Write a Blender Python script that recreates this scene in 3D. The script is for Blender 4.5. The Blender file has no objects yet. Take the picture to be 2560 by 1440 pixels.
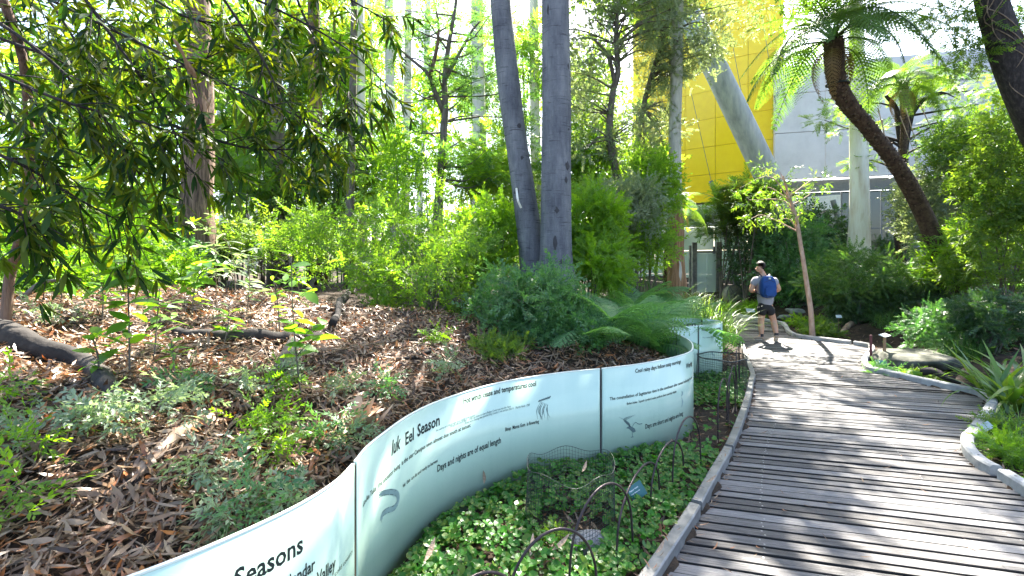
import bpy, bmesh, math, random
import numpy as np
from mathutils import Vector, Matrix, noise

# ------------------------------------------------------------------ camera, sky, sun, exposure
SC = bpy.context.scene
COL = SC.collection
H0, FX, CX, CAMZ = 660.0, 1138.0, 1280.0, 1.72      # horizon row, focal length in photo pixels, centre column, eye height
cd = bpy.data.cameras.new('camera'); cam = bpy.data.objects.new('camera', cd); COL.objects.link(cam)
cam.location = (0, 0, CAMZ); cam.rotation_euler = (math.radians(90), 0, 0)
cd.sensor_width = 36.0; cd.lens = 36.0 * FX / 2560.0
cd.shift_y = -(720 - H0) / 2560.0
cd.clip_start = 0.05; cd.clip_end = 600
SC.camera = cam
SUN_EL, SUN_AZ = math.radians(52), math.radians(17)  # azimuth from straight ahead towards the right
W = bpy.data.worlds.new('World'); SC.world = W; W.use_nodes = True
nt = W.node_tree
sky = nt.nodes.new('ShaderNodeTexSky'); sky.sky_type = 'NISHITA'; sky.sun_disc = False
sky.sun_elevation = SUN_EL; sky.sun_rotation = SUN_AZ
sky.air_density = 1.0; sky.dust_density = 2.5; sky.ozone_density = 1.0
bg = nt.nodes['Background']; bg.inputs['Strength'].default_value = 0.085
nt.links.new(sky.outputs[0], bg.inputs['Color'])
sd = bpy.data.lights.new('sun', 'SUN'); sd.energy = 5.0; sd.angle = math.radians(0.5); sd.color = (1.0, 0.94, 0.84)
sun = bpy.data.objects.new('sun', sd); COL.objects.link(sun)
SV = Vector((math.sin(SUN_AZ) * math.cos(SUN_EL), math.cos(SUN_AZ) * math.cos(SUN_EL), math.sin(SUN_EL)))  # towards the sun
sun.rotation_euler = SV.to_track_quat('Z', 'Y').to_euler()
sun.location = SV * 60
SC.view_settings.view_transform = 'Standard'; SC.view_settings.look = 'None'
SC.view_settings.gamma = 1.0; SC.view_settings.use_curve_mapping = False
SC.view_settings.exposure = 3.12
SC.render.engine = 'CYCLES'
SC.cycles.max_bounces = 10; SC.cycles.diffuse_bounces = 5; SC.cycles.transmission_bounces = 8
SC.cycles.use_denoising = True

# ------------------------------------------------------------------ helpers
def rng(seed): return np.random.default_rng(seed)
def nrm(a): return a / (np.linalg.norm(a, axis=-1, keepdims=True) + 1e-12)
def P(px, py, Y): return np.array([(px - CX) / FX * Y, Y, CAMZ - (py - H0) / FX * Y])
def tag(o, label=None, cat=None, group=None, kind=None):
    if label: o['label'] = label
    if cat: o['category'] = cat
    if group: o['group'] = group
    if kind: o['kind'] = kind
    return o
def empty(name, loc, label=None, cat=None, group=None, kind=None, rz=0):
    o = bpy.data.objects.new(name, None); COL.objects.link(o)
    o.location = [float(v) for v in loc]; o.rotation_euler = (0, 0, rz); o.empty_display_size = 0.2
    return tag(o, label, cat, group, kind)
def mesh_np(name, V, F, mat=None, rnd=None, smooth=False):
    V = np.asarray(V, dtype=np.float32).reshape(-1, 3); F = np.asarray(F, dtype=np.int32)
    me = bpy.data.meshes.new(name)
    me.vertices.add(len(V)); me.vertices.foreach_set('co', V.ravel())
    k = F.shape[1]
    me.loops.add(F.size); me.loops.foreach_set('vertex_index', F.ravel())
    me.polygons.add(len(F)); me.polygons.foreach_set('loop_start', np.arange(0, F.size, k, dtype=np.int32))
    me.polygons.foreach_set('use_smooth', np.full(len(F), bool(smooth)))
    me.update(calc_edges=True)
    if rnd is not None:
        a = me.attributes.new('rnd', 'FLOAT', 'FACE'); a.data.foreach_set('value', np.asarray(rnd, dtype=np.float32))
    if mat: me.materials.append(mat)
    return me
def mobj(name, me, parent=None, loc=None):
    o = bpy.data.objects.new(name, me); COL.objects.link(o)
    if parent is not None: o.parent = parent
    if loc is not None: o.location = [float(v) for v in loc]
    return o
def build(name, VF, mat, parent=None, rnd=None, smooth=False, loc=None):
    """VF in world space; the mesh is stored relative to its (unrotated) parent or to loc."""
    V, F = VF
    V = np.asarray(V, dtype=np.float64)
    if parent is not None:
        off = np.array(parent.location); p = parent.parent
        while p is not None: off = off + np.array(p.location); p = p.parent
        return mobj(name, mesh_np(name, V - off, F, mat, rnd, smooth), parent)
    if loc is None: loc = np.array([V[:, 0].mean(), V[:, 1].mean(), V[:, 2].min()])
    return mobj(name, mesh_np(name, V - np.asarray(loc), F, mat, rnd, smooth), None, loc)
def join(parts):
    Vs, Fs, n = [], [], 0
    for V, F in parts:
        V = np.asarray(V, dtype=np.float64).reshape(-1, 3); Vs.append(V); Fs.append(np.asarray(F, dtype=np.int64) + n); n += len(V)
    return np.concatenate(Vs), np.concatenate(Fs)
def catmull(pts, n):
    pts = np.asarray(pts, dtype=np.float64)
    if len(pts) == 2:
        t = np.linspace(0, 1, n)[:, None]; return pts[0] * (1 - t) + pts[1] * t
    p = np.vstack([2 * pts[0] - pts[1], pts, 2 * pts[-1] - pts[-2]])
    m = len(pts) - 1; u = np.linspace(0, m, n); i = np.minimum(u.astype(int), m - 1); t = (u - i)[:, None]
    a, b, c, d = p[i], p[i + 1], p[i + 2], p[i + 3]
    return 0.5 * (2 * b + (c - a) * t + (2 * a - 5 * b + 4 * c - d) * t ** 2 + (3 * b - a - 3 * c + d) * t ** 3)
def tube(path, rad, k=8, cap=True, wob=0.0, seed=0, flat=1.0):
    path = np.asarray(path, dtype=np.float64); n = len(path)
    rad = np.broadcast_to(np.asarray(rad, dtype=np.float64), (n,)).copy()
    T = nrm(np.gradient(path, axis=0))
    ref = np.array([0, 0, 1.0]) if abs(T[:, 2]).mean() < 0.8 else np.array([0.3, 1.0, 0])
    U = np.zeros_like(T); u = nrm(np.cross(ref, T[0]))
    for i in range(n):
        u = nrm(u - T[i] * (u @ T[i])); U[i] = u
    Vv = np.cross(T, U)
    a = np.arange(k) * 2 * math.pi / k
    R = rad[:, None] * np.ones((n, k))
    if wob:
        g = rng(seed); low = g.normal(0, 1, (max(2, n // 3 + 2), k))
        idx = np.linspace(0, len(low) - 1.001, n); i0 = idx.astype(int); f = (idx - i0)[:, None]
        R *= 1 + wob * (low[i0] * (1 - f) + low[i0 + 1] * f)
    V = path[:, None] + R[..., None] * (np.cos(a)[None, :, None] * U[:, None] + flat * np.sin(a)[None, :, None] * Vv[:, None])
    V = V.reshape(-1, 3)
    if cap:
        V = np.vstack([np.tile(path[0], (k, 1)) + (V[:k] - path[0]) * 0.02, V, np.tile(path[-1], (k, 1)) + (V[-k:] - path[-1]) * 0.02]); n += 2
    i = np.arange(n - 1)[:, None] * k; j = np.arange(k)[None, :]; j2 = (j + 1) % k
    F = np.stack([i + j, i + j2, i + k + j2, i + k + j], -1).reshape(-1, 4)
    return V, F
def box(c, s, R=None):
    x = np.array([[-1, -1, -1], [1, -1, -1], [1, 1, -1], [-1, 1, -1], [-1, -1, 1], [1, -1, 1], [1, 1, 1], [-1, 1, 1]]) * 0.5 * np.asarray(s)
    if R is not None: x = x @ np.asarray(R).T
    return x + np.asarray(c), np.array([[0, 3, 2, 1], [4, 5, 6, 7], [0, 1, 5, 4], [1, 2, 6, 5], [2, 3, 7, 6], [3, 0, 4, 7]])
def rotz(a): c, s = math.cos(a), math.sin(a); return np.array([[c, -s, 0], [s, c, 0], [0, 0, 1]])
def scatter(T, pos, X, Z, sc, g=None):
    """instances of the template (V, F) with its x axis along X and its normal near Z, joined to one mesh; returns V, F, rnd"""
    TV, TF = T; pos = np.asarray(pos); N = len(pos)
    X = nrm(np.asarray(X)); Y = nrm(np.cross(Z, X)); Z = np.cross(X, Y)
    sc = np.broadcast_to(np.asarray(sc, dtype=np.float64), (N,))
    tv = TV[None] * sc[:, None, None]
    V = pos[:, None] + tv[..., :1] * X[:, None] + tv[..., 1:2] * Y[:, None] + tv[..., 2:] * Z[:, None]
    F = TF[None] + (np.arange(N) * len(TV))[:, None, None]
    g = g or rng(1)
    r = np.clip(g.random(N)[:, None] * 0.65 + g.random((N, len(TF))) * 0.35, 0, 1)
    return V.reshape(-1, 3), F.reshape(-1, TF.shape[1]), r.ravel()
# ---- leaf templates: x along the leaf, y across, z normal
def leaf_q(L=1.0, Wd=0.3, fold=0.04, bend=-0.06):
    return np.array([[0, 0, 0], [0.45 * L, -Wd / 2, fold * L], [L, 0, bend * L], [0.45 * L, Wd / 2, fold * L]]), np.array([[0, 1, 2, 3]])
def leaf_s(L=1.0, Wd=0.2, n=4, curl=-0.25, sick=0.0, fold=0.12, power=0.8, base=0.02):
    u = np.linspace(0, 1, n + 1); w = Wd / 2 * np.sin(math.pi * np.clip(u, 0.015, 0.985)) ** power
    mid = np.stack([u * L, sick * L * u ** 2, curl * L * u ** 2], -1)
    l = mid + np.stack([0 * u, w, fold * w], -1); r = mid + np.stack([0 * u, -w, fold * w], -1)
    V = np.stack([l, mid, r], 1).reshape(-1, 3); F = []
    for i in range(n):
        a = 3 * i; F += [[a, a + 1, a + 4, a + 3], [a + 1, a + 2, a + 5, a + 4]]
    return V, np.array(F)
def leaf_round(R=0.5):
    """small kidney shaped leaf on a horizontal plane, cupped"""
    a = np.linspace(0.35, 2 * math.pi - 0.35, 9) + math.pi
    V = [[0, 0, -0.06]] + [[R * math.cos(t) * 1.0, R * 1.15 * math.sin(t), 0.10 * R * (1 + 0.6 * math.sin(3 * t))] for t in a]
    F = [[0, i, i + 1, i + 2] for i in range(1, 8, 2)]
    return np.array(V, dtype=float), np.array(F)
def spray(leaf, L, n, ls, pitch=0.9, droop=0.0, opp=False, seed=0, jit=0.25):
    """a twig along x with n leaves on both sides"""
    g = rng(seed); parts = []
    tw = np.array([[0, -0.006 * L, 0], [0, 0.006 * L, 0], [L * 0.95, 0.002, -droop * L], [L * 0.95, -0.002, -droop * L]]); parts.append((tw, np.array([[0, 1, 2, 3]])))
    for i in range(n):
        t = (i + 0.6) / n; side = 1 if (i % 2) else -1
        for sd_ in ((1, -1) if opp else (side,)):
            a = sd_ * pitch * (1 - 0.55 * t) + g.normal(0, jit * 0.5); e = g.normal(0, jit) - droop * 0.6
            x = np.array([math.cos(a) * math.cos(e), math.sin(a) * math.cos(e), math.sin(e)]); z = nrm(np.array([g.normal(0, jit), g.normal(0, jit), 1.0]))
            V, F, _ = scatter(leaf, np.array([[t * L, 0, -droop * L * t * t]]), x[None], z[None], ls * (0.75 + 0.5 * g.random()) * (1 - 0.3 * abs(t - 0.4)))
            parts.append((V, F))
    return join(parts)
# ------------------------------------------------------------------ materials
def newmat(name):
    m = bpy.data.materials.new(name); m.use_nodes = True; t = m.node_tree
    b = t.nodes['Principled BSDF']; return m, t, b
def N(t, typ, **kw):
    n = t.nodes.new(typ)
    for k, v in kw.items(): setattr(n, k, v)
    return n
def ramp(t, stops):
    r = N(t, 'ShaderNodeValToRGB'); e = r.color_ramp.elements
    while len(e) < len(stops): e.new(0.5)
    for x, (p, c) in zip(e, stops): x.position = p; x.color = (*c, 1)
    return r
def leafmat(name, cols, trans=0.45, tcol=None, rough=0.42, spec=0.5, vein=0.0):
    """leaf blade: reflected colour varies from leaf to leaf, part of the light passes through it"""
    m, t, b = newmat(name); L = t.links
    at = N(t, 'ShaderNodeAttribute'); at.attribute_name = 'rnd'
    oi = N(t, 'ShaderNodeObjectInfo')
    ad = N(t, 'ShaderNodeMath', operation='ADD'); L.new(at.outputs['Fac'], ad.inputs[0])
    mu = N(t, 'ShaderNodeMath', operation='MULTIPLY'); L.new(oi.outputs['Random'], mu.inputs[0]); mu.inputs[1].default_value = 0.93
    L.new(mu.outputs[0], ad.inputs[1])
    fr = N(t, 'ShaderNodeMath', operation='FRACT'); L.new(ad.outputs[0], fr.inputs[0])
    n = len(cols); r = ramp(t, [(i / max(1, n - 1), c) for i, c in enumerate(cols)]); L.new(fr.outputs[0], r.inputs[0])
    L.new(r.outputs[0], b.inputs['Base Color']); b.inputs['Roughness'].default_value = rough
    b.inputs['Specular IOR Level'].default_value = spec
    tr = N(t, 'ShaderNodeBsdfTranslucent')
    mx = N(t, 'ShaderNodeMix', data_type='RGBA', blend_type='MULTIPLY'); mx.inputs['Factor'].default_value = 1.0
    L.new(r.outputs[0], mx.inputs['A']); mx.inputs['B'].default_value = (*(tcol or (2.6, 2.3, 0.7)), 1)
    L.new(mx.outputs['Result'], tr.inputs['Color'])
    ms = N(t, 'ShaderNodeMixShader'); ms.inputs[0].default_value = trans
    L.new(b.outputs[0], ms.inputs[1]); L.new(tr.outputs[0], ms.inputs[2])
    L.new(ms.outputs[0], t.nodes['Material Output'].inputs['Surface'])
    return m
def noisemat(name, cols, scale=8, stretch=(1, 1, 1), rough=0.8, bump=0.3, detail=6, metal=0.0, spec=0.3, rot=None, bscale=None, objrand=0.0):
    m, t, b = newmat(name); L = t.links
    tc = N(t, 'ShaderNodeTexCoord'); mp = N(t, 'ShaderNodeMapping'); mp.inputs['Scale'].default_value = stretch
    if rot: mp.inputs['Rotation'].default_value = rot
    L.new(tc.outputs['Object'], mp.inputs['Vector'])
    vec = mp.outputs[0]
    oi = N(t, 'ShaderNodeObjectInfo')
    if objrand:
        va = N(t, 'ShaderNodeVectorMath', operation='ADD'); L.new(vec, va.inputs[0])
        cm = N(t, 'ShaderNodeCombineXYZ'); ml = N(t, 'ShaderNodeMath', operation='MULTIPLY'); ml.inputs[1].default_value = 37.0
        L.new(oi.outputs['Random'], ml.inputs[0])
        for i in range(3): L.new(ml.outputs[0], cm.inputs[i])
        L.new(cm.outputs[0], va.inputs[1]); vec = va.outputs[0]
    nz = N(t, 'ShaderNodeTexNoise'); nz.inputs['Scale'].default_value = scale; nz.inputs['Detail'].default_value = detail
    nz.inputs['Roughness'].default_value = 0.65; L.new(vec, nz.inputs['Vector'])
    fac = nz.outputs['Fac']
    if objrand:
        a2 = N(t, 'ShaderNodeMath', operation='MULTIPLY_ADD'); L.new(oi.outputs['Random'], a2.inputs[0]); a2.inputs[1].default_value = objrand
        s2 = N(t, 'ShaderNodeMath', operation='SUBTRACT'); L.new(fac, s2.inputs[0]); s2.inputs[1].default_value = objrand / 2
        L.new(s2.outputs[0], a2.inputs[2]); fac = a2.outputs[0]
    n = len(cols); r = ramp(t, [(0.28 + 0.44 * i / max(1, n - 1), c) for i, c in enumerate(cols)]); L.new(fac, r.inputs[0])
    L.new(r.outputs[0], b.inputs['Base Color']); b.inputs['Roughness'].default_value = rough; b.inputs['Metallic'].default_value = metal
    b.inputs['Specular IOR Level'].default_value = spec
    if bump:
        nb = N(t, 'ShaderNodeTexNoise'); nb.inputs['Scale'].default_value = bscale or scale * 2.5; nb.inputs['Detail'].default_value = 8; L.new(vec, nb.inputs['Vector'])
        bp = N(t, 'ShaderNodeBump'); bp.inputs['Strength'].default_value = bump; bp.inputs['Distance'].default_value = 0.02
        L.new(nb.outputs['Fac'], bp.inputs['Height']); L.new(bp.outputs[0], b.inputs['Normal'])
    return m
def flatmat(name, c, rough=0.6, metal=0.0, spec=0.4):
    return noisemat(name, [tuple(0.82 * x for x in c), c, tuple(min(1, 1.12 * x) for x in c)], 14, rough=rough, metal=metal, spec=spec, bump=0.06)

def barkmat(name, cols, streak=44, patch=2.2, rough=.78, bump=.35):
    """smooth trunk: broad patches, fine upright fibres and thin level growth scars"""
    m, t, b = newmat(name); L = t.links; tc = N(t, 'ShaderNodeTexCoord')
    def nz(scale, st, det=5):
        mp = N(t, 'ShaderNodeMapping'); mp.inputs['Scale'].default_value = st; L.new(tc.outputs['Object'], mp.inputs['Vector'])
        n_ = N(t, 'ShaderNodeTexNoise'); n_.inputs['Scale'].default_value = scale; n_.inputs['Detail'].default_value = det; n_.inputs['Roughness'].default_value = .65; L.new(mp.outputs[0], n_.inputs['Vector']); return n_.outputs['Fac']
    A, Bf, Cf, Df = nz(patch, (1.6, 1.6, .55)), nz(streak, (1, 1, .09)), nz(5, (.7, .7, 9), 3), nz(70, (1, 1, 1), 3)
    ad = N(t, 'ShaderNodeMath', operation='MULTIPLY_ADD'); L.new(Bf, ad.inputs[0]); ad.inputs[1].default_value = .3; L.new(A, ad.inputs[2])
    a2 = N(t, 'ShaderNodeMath', operation='MULTIPLY_ADD'); L.new(Df, a2.inputs[0]); a2.inputs[1].default_value = .25; L.new(ad.outputs[0], a2.inputs[2])
    sb = N(t, 'ShaderNodeMath', operation='SUBTRACT'); L.new(a2.outputs[0], sb.inputs[0]); sb.inputs[1].default_value = .28
    n_ = len(cols); r = ramp(t, [(.25 + .5 * i / (n_ - 1), c) for i, c in enumerate(cols)]); L.new(sb.outputs[0], r.inputs[0])
    k_ = .0 if not bump else 1.0; rr_ = ramp(t, [(.33, (1 - .55 * k_,) * 3), (.40, (1, 1, 1)), (.66, (1, 1, 1)), (.70, (1 + .3 * k_,) * 3)]); L.new(Cf, rr_.inputs[0])
    mx = N(t, 'ShaderNodeMix', data_type='RGBA', blend_type='MULTIPLY'); mx.inputs['Factor'].default_value = 1; L.new(r.outputs[0], mx.inputs['A']); L.new(rr_.outputs[0], mx.inputs['B']); L.new(mx.outputs['Result'], b.inputs['Base Color'])
    b.inputs['Roughness'].default_value = rough; b.inputs['Specular IOR Level'].default_value = .3 if bump else .6
    if not bump: return m
    bp = N(t, 'ShaderNodeBump'); bp.inputs['Strength'].default_value = bump; bp.inputs['Distance'].default_value = .02; m2 = N(t, 'ShaderNodeMath', operation='ADD'); L.new(Bf, m2.inputs[0]); L.new(Cf, m2.inputs[1]); L.new(m2.outputs[0], bp.inputs['Height']); L.new(bp.outputs[0], b.inputs['Normal'])
    return m
M = {}
M['soil'] = noisemat('mulch_soil', [(.010, .007, .005), (.028, .018, .011), (.06, .038, .022)], 9, rough=.95, bump=.8)
M['litter'] = leafmat('fallen_leaf', [(.045, .024, .012), (.10, .054, .026), (.16, .095, .05), (.22, .14, .08), (.28, .20, .13), (.11, .06, .03), (.32, .11, .03), (.24, .16, .10), (.07, .04, .022)], .14, (1.3, 1.0, .7), rough=.4, spec=.5)
M['twig'] = noisemat('dry_twig', [(.07, .05, .035), (.18, .13, .09), (.32, .25, .18)], 12, (1, 1, 1), bump=.5)
M['plank'] = noisemat('weathered_plank', [(.048, .044, .042), (.092, .087, .085), (.138, .132, .129), (.20, .193, .188)], 5, (1.2, 22, 22), rough=.62, bump=.5, objrand=.35, spec=.35, bscale=9)
M['under'] = flatmat('dark_joist', (.02, .018, .016), .9)
M['kerbsteel'] = noisemat('galvanised_edging', [(.10, .10, .10), (.19, .19, .185), (.30, .29, .27)], 5, rough=.45, metal=.25, bump=.15, objrand=.15)
M['kerbconc'] = noisemat('pale_timber_kerb', [(.20, .20, .195), (.33, .325, .31), (.44, .43, .41)], 7, rough=.7, bump=.25, objrand=.12)
M['glass'] = barkmat('frosted_mint_glass', [(.36, .51, .41), (.42, .57, .465), (.45, .595, .485), (.49, .62, .515)], streak=9, patch=.8, rough=.2, bump=.0)
M['glassedge'] = noisemat('pale_glass_edge', [(.62, .66, .60), (.80, .82, .74)], 6, rough=.3, bump=0)
M['ink'] = flatmat('dark_lettering', (.022, .03, .03), .5)
M['inkgrey'] = flatmat('grey_etching', (.22, .32, .31), .5)
M['inkmid'] = flatmat('dark_etching', (.09, .14, .14), .5)
M['bronze'] = noisemat('bronze_strip', [(.05, .035, .025), (.13, .09, .065), (.2, .14, .1)], 9, rough=.4, metal=.5, bump=.2)
M['hoop'] = noisemat('dark_iron_hoop', [(.02, .016, .018), (.05, .038, .04), (.085, .06, .055)], 14, rough=.38, metal=.5, bump=.2)
M['wire'] = flatmat('dark_wire', (.015, .022, .022), .5)
M['stone'] = noisemat('grey_stone', [(.10, .10, .10), (.22, .22, .22), (.38, .37, .37)], 30, rough=.9, bump=.8)
M['moss'] = noisemat('mossy_rock', [(.025, .03, .018), (.055, .058, .04), (.10, .098, .08), (.035, .055, .018)], 4, rough=.9, bump=.9)
M['slate'] = noisemat('flat_slate', [(.08, .085, .08), (.17, .18, .17), (.30, .30, .29)], 5, rough=.8, bump=.5, objrand=.2)
M['greybark'] = barkmat('smooth_grey_bark', [(.05, .051, .061), (.10, .102, .115), (.155, .156, .166), (.23, .228, .23)])
M['knot'] = flatmat('bark_scar', (.05, .047, .05), .9)
M['brownbark'] = noisemat('stringy_brown_bark', [(.035, .024, .018), (.09, .058, .042), (.19, .12, .085), (.30, .19, .13)], 5, (5, 5, .35), rough=.9, bump=1.0, bscale=14)
M['orangebark'] = noisemat('orange_fibrous_bark', [(.13, .07, .035), (.28, .16, .085), (.46, .30, .18)], 5, (5, 5, .3), rough=.85, bump=.8)
M['gumbark'] = noisemat('mottled_gum_bark', [(.22, .21, .18), (.36, .35, .32), (.50, .48, .43), (.30, .29, .28)], 2.4, (3, 3, .6), rough=.7, bump=.3)
M['whitebark'] = noisemat('cream_gum_bark', [(.50, .40, .27), (.70, .64, .53), (.80, .77, .69), (.62, .54, .42)], 1.7, (3, 3, .45), rough=.65, bump=.2)
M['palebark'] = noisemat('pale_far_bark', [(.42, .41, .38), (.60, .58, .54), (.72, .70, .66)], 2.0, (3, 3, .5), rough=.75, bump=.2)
M['pinkbark'] = noisemat('pink_sapling_bark', [(.26, .15, .10), (.42, .28, .20), (.52, .38, .29)], 5, (3, 3, 1), rough=.7, bump=.5)
M['darkbark'] = noisemat('dark_rough_bark', [(.012, .010, .010), (.032, .027, .026), (.075, .06, .055)], 7, (3, 3, 1), rough=.92, bump=1.0)
M['fernbark'] = noisemat('tree_fern_stem', [(.025, .015, .01), (.065, .04, .028), (.12, .08, .05)], 12, rough=.95, bump=1.0)
M['fernscale'] = leafmat('cut_frond_base', [(.025, .016, .011), (.06, .04, .026), (.14, .10, .07), (.09, .06, .04)], .0, rough=.8, spec=.2)
M['midbark'] = noisemat('grey_brown_bark', [(.06, .05, .042), (.12, .10, .085), (.2, .17, .145)], 5, (3, 3, .7), rough=.85, bump=.6)
M['log'] = noisemat('fallen_log_bark', [(.012, .010, .009), (.032, .028, .025), (.08, .07, .06)], 5, (1, 1, 1), rough=.9, bump=.9)
M['barkstrip'] = noisemat('peeled_bark', [(.20, .13, .085), (.36, .25, .17), (.50, .37, .27)], 7, rough=.7, bump=.4)
# foliage
M['bough'] = leafmat('bough_leaf', [(.008, .03, .006), (.016, .05, .008), (.035, .075, .010), (.065, .10, .012), (.095, .125, .016)], .45, (2.6, 2.3, .3), rough=.48, spec=.22)
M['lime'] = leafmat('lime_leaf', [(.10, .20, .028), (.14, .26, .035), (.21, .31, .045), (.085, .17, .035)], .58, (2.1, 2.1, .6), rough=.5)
M['teal'] = leafmat('blue_green_leaf', [(.04, .115, .045), (.065, .155, .065), (.10, .20, .085), (.08, .18, .055)], .4, (1.8, 2.1, .7), rough=.38)
M['mid'] = leafmat('mid_green_leaf', [(0.05, 0.1063, 0.025), (0.075, 0.15, 0.03125), (0.1375, 0.2125, 0.0375), (0.0625, 0.125, 0.04375)], .54, (2.3, 2.2, .6))
M['bright'] = leafmat('bright_green_leaf', [(0.0825, 0.176, 0.0165), (0.121, 0.242, 0.022), (0.176, 0.286, 0.0275)], .55, (2.1, 2.1, .5), rough=.4)
M['muted'] = leafmat('muted_green_leaf', [(0.039, 0.093, 0.027), (0.0675, 0.138, 0.039), (0.1125, 0.1875, 0.045), (0.06, 0.12, 0.045)], .42, (2.0, 2.2, .6), rough=.45)
M['grey'] = leafmat('grey_green_leaf', [(0.1125, 0.15, 0.09), (0.165, 0.21, 0.1275), (0.24, 0.27, 0.165)], .4, (1.8, 1.9, .9))
M['feather'] = leafmat('feathery_leaf', [(.035, .09, .045), (.06, .125, .055), (.10, .17, .06), (.16, .21, .055)], .55, (2.0, 2.2, .7), rough=.5)
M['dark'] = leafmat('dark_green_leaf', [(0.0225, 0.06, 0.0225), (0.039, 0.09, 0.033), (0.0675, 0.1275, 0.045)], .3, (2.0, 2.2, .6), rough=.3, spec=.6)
M['sage'] = leafmat('pale_sage_leaf', [(0.18, 0.24, 0.156), (0.264, 0.324, 0.216), (0.12, 0.192, 0.084), (0.336, 0.372, 0.288)], .4, (1.5, 1.7, .8), rough=.4)
M['sapling'] = leafmat('sapling_leaf', [(0.066, 0.18, 0.0216), (0.102, 0.228, 0.0264), (0.156, 0.276, 0.036)], .5, (2.1, 2.0, .5), rough=.32, spec=.6)
M['fern'] = leafmat('fern_frond', [(0.0756, 0.1764, 0.0756), (0.1176, 0.252, 0.1008), (0.1848, 0.3192, 0.126)], .42, (1.9, 2.1, .7), rough=.45)
M['treefern'] = leafmat('tree_fern_frond', [(0.05175, 0.115, 0.04025), (0.08625, 0.161, 0.046), (0.138, 0.2185, 0.05175)], .48, (2.1, 2.1, .6), rough=.45)
M['grass'] = leafmat('grass_blade', [(.05, .12, .022), (.08, .17, .03), (.13, .22, .04), (.17, .23, .05)], .42, (2.0, 2.1, .6), rough=.38, spec=.5)
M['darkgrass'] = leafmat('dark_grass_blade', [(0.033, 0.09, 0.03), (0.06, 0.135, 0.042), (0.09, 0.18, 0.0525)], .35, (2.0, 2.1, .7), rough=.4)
M['flax'] = leafmat('strap_leaf', [(.05, .12, .022), (.09, .18, .03), (.16, .24, .04), (.12, .19, .05)], .38, (2.0, 2.0, .5), rough=.3, spec=.6)
M['violet'] = leafmat('violet_leaf', [(.022, .095, .008), (.036, .14, .012), (.06, .20, .018), (.045, .16, .014), (.03, .115, .01), (.13, .19, .03)], .38, (2.0, 2.2, .4), rough=.36, spec=.35)
M['deadfrond'] = leafmat('dry_frond', [(.12, .075, .035), (.2, .13, .06), (.28, .2, .1)], .3, (1.6, 1.3, .8))
# ------------------------------------------------------------------ plan of the place (metres; camera over the origin looking along +Y)
GL = np.array([(-2.2, 0), (-1.4, 1.0), (-1.07, 1.3), (-.91, 1.48), (-.78, 1.68), (-.715, 1.86), (-.70, 2.03), (-.70, 2.2), (-.67, 2.38), (-.60, 2.67), (-.47, 2.95), (-.2, 3.3),
               (.06, 3.52), (.4, 3.72), (.765, 3.87), (1.14, 4.05), (1.51, 4.31), (1.8, 4.6), (1.97, 4.94), (2.07, 5.3), (2.10, 5.7), (2.09, 6.0), (2.11, 6.2), (2.25, 6.37),
               (2.47, 6.49), (2.70, 6.58), (2.92, 6.68), (3.16, 6.86), (3.24, 7.06), (3.20, 7.28), (3.05, 7.42), (2.85, 7.50), (2.55, 7.56)])
GLs = catmull(GL, 420)
GLlen = np.concatenate([[0], np.cumsum(np.linalg.norm(np.diff(GLs, axis=0), axis=1))])
LE = np.array([(-1.7, -1), (-1.0, 0), (-.3, 1.0), (.45, 2.0), (.84, 2.51), (1.22, 3.01), (1.65, 3.62), (2.09, 4.25), (2.84, 5.44), (3.47, 6.52), (3.67, 6.87), (4.23, 8.15),
               (5.16, 10.3), (5.62, 12.2), (5.45, 13.6), (4.4, 15.0), (2.4, 16.0)])
RE = np.array([(4.5, -1), (4.1, 1.0), (3.85, 2.3), (3.77, 3.2), (3.82, 3.45), (3.88, 3.64), (3.92, 3.84), (4.08, 4.12), (4.33, 4.39), (4.61, 4.6), (5.08, 4.97), (5.56, 5.35), (5.81, 5.57),
               (5.95, 5.74), (6.05, 5.95), (6.0, 6.14), (5.86, 6.58), (5.76, 7.05), (5.71, 7.33), (6.05, 7.89), (6.54, 8.43), (7.17, 9.14), (7.30, 9.5), (6.95, 10.1), (6.65, 10.6), (6.83, 11.3),
               (7.5, 12.6), (7.63, 13.06), (7.5, 13.9), (7.2, 15.5), (6.2, 16.9), (4.6, 17.8), (2.4, 18.6)])
LEs = catmull(LE, 240); REs = catmull(RE, 420)
def _mono(p):
    o = np.argsort(p[:, 1]); return p[o, 0], p[o, 1]
MB = np.vstack([GLs[GLs[:, 1] < 7.0], LEs[LEs[:, 1] > 7.3] - np.array([0.12, 0])])   # foot of the mulch mound
MBx, MBy = _mono(MB); LEx, LEy = _mono(LEs); REx, REy = _mono(REs)
def pdist(x, y, pts):
    out = np.empty(len(x))
    for i in range(0, len(x), 20000):
        d = (x[i:i + 20000, None] - pts[None, :, 0]) ** 2 + (y[i:i + 20000, None] - pts[None, :, 1]) ** 2
        out[i:i + 20000] = np.sqrt(d.min(1))
    return out
def sstep(a, b, v):
    t = np.clip((v - a) / (b - a), 0, 1); return t * t * (3 - 2 * t)
def bumps(x, y):
    return (0.05 * np.sin(1.7 * x + .6) * np.sin(1.3 * y + .3) + 0.03 * np.sin(3.9 * x + 1.1 * y) + 0.02 * np.sin(7.3 * y - 2.7 * x) + .012 * np.sin(15 * x + 9 * y))
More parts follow.
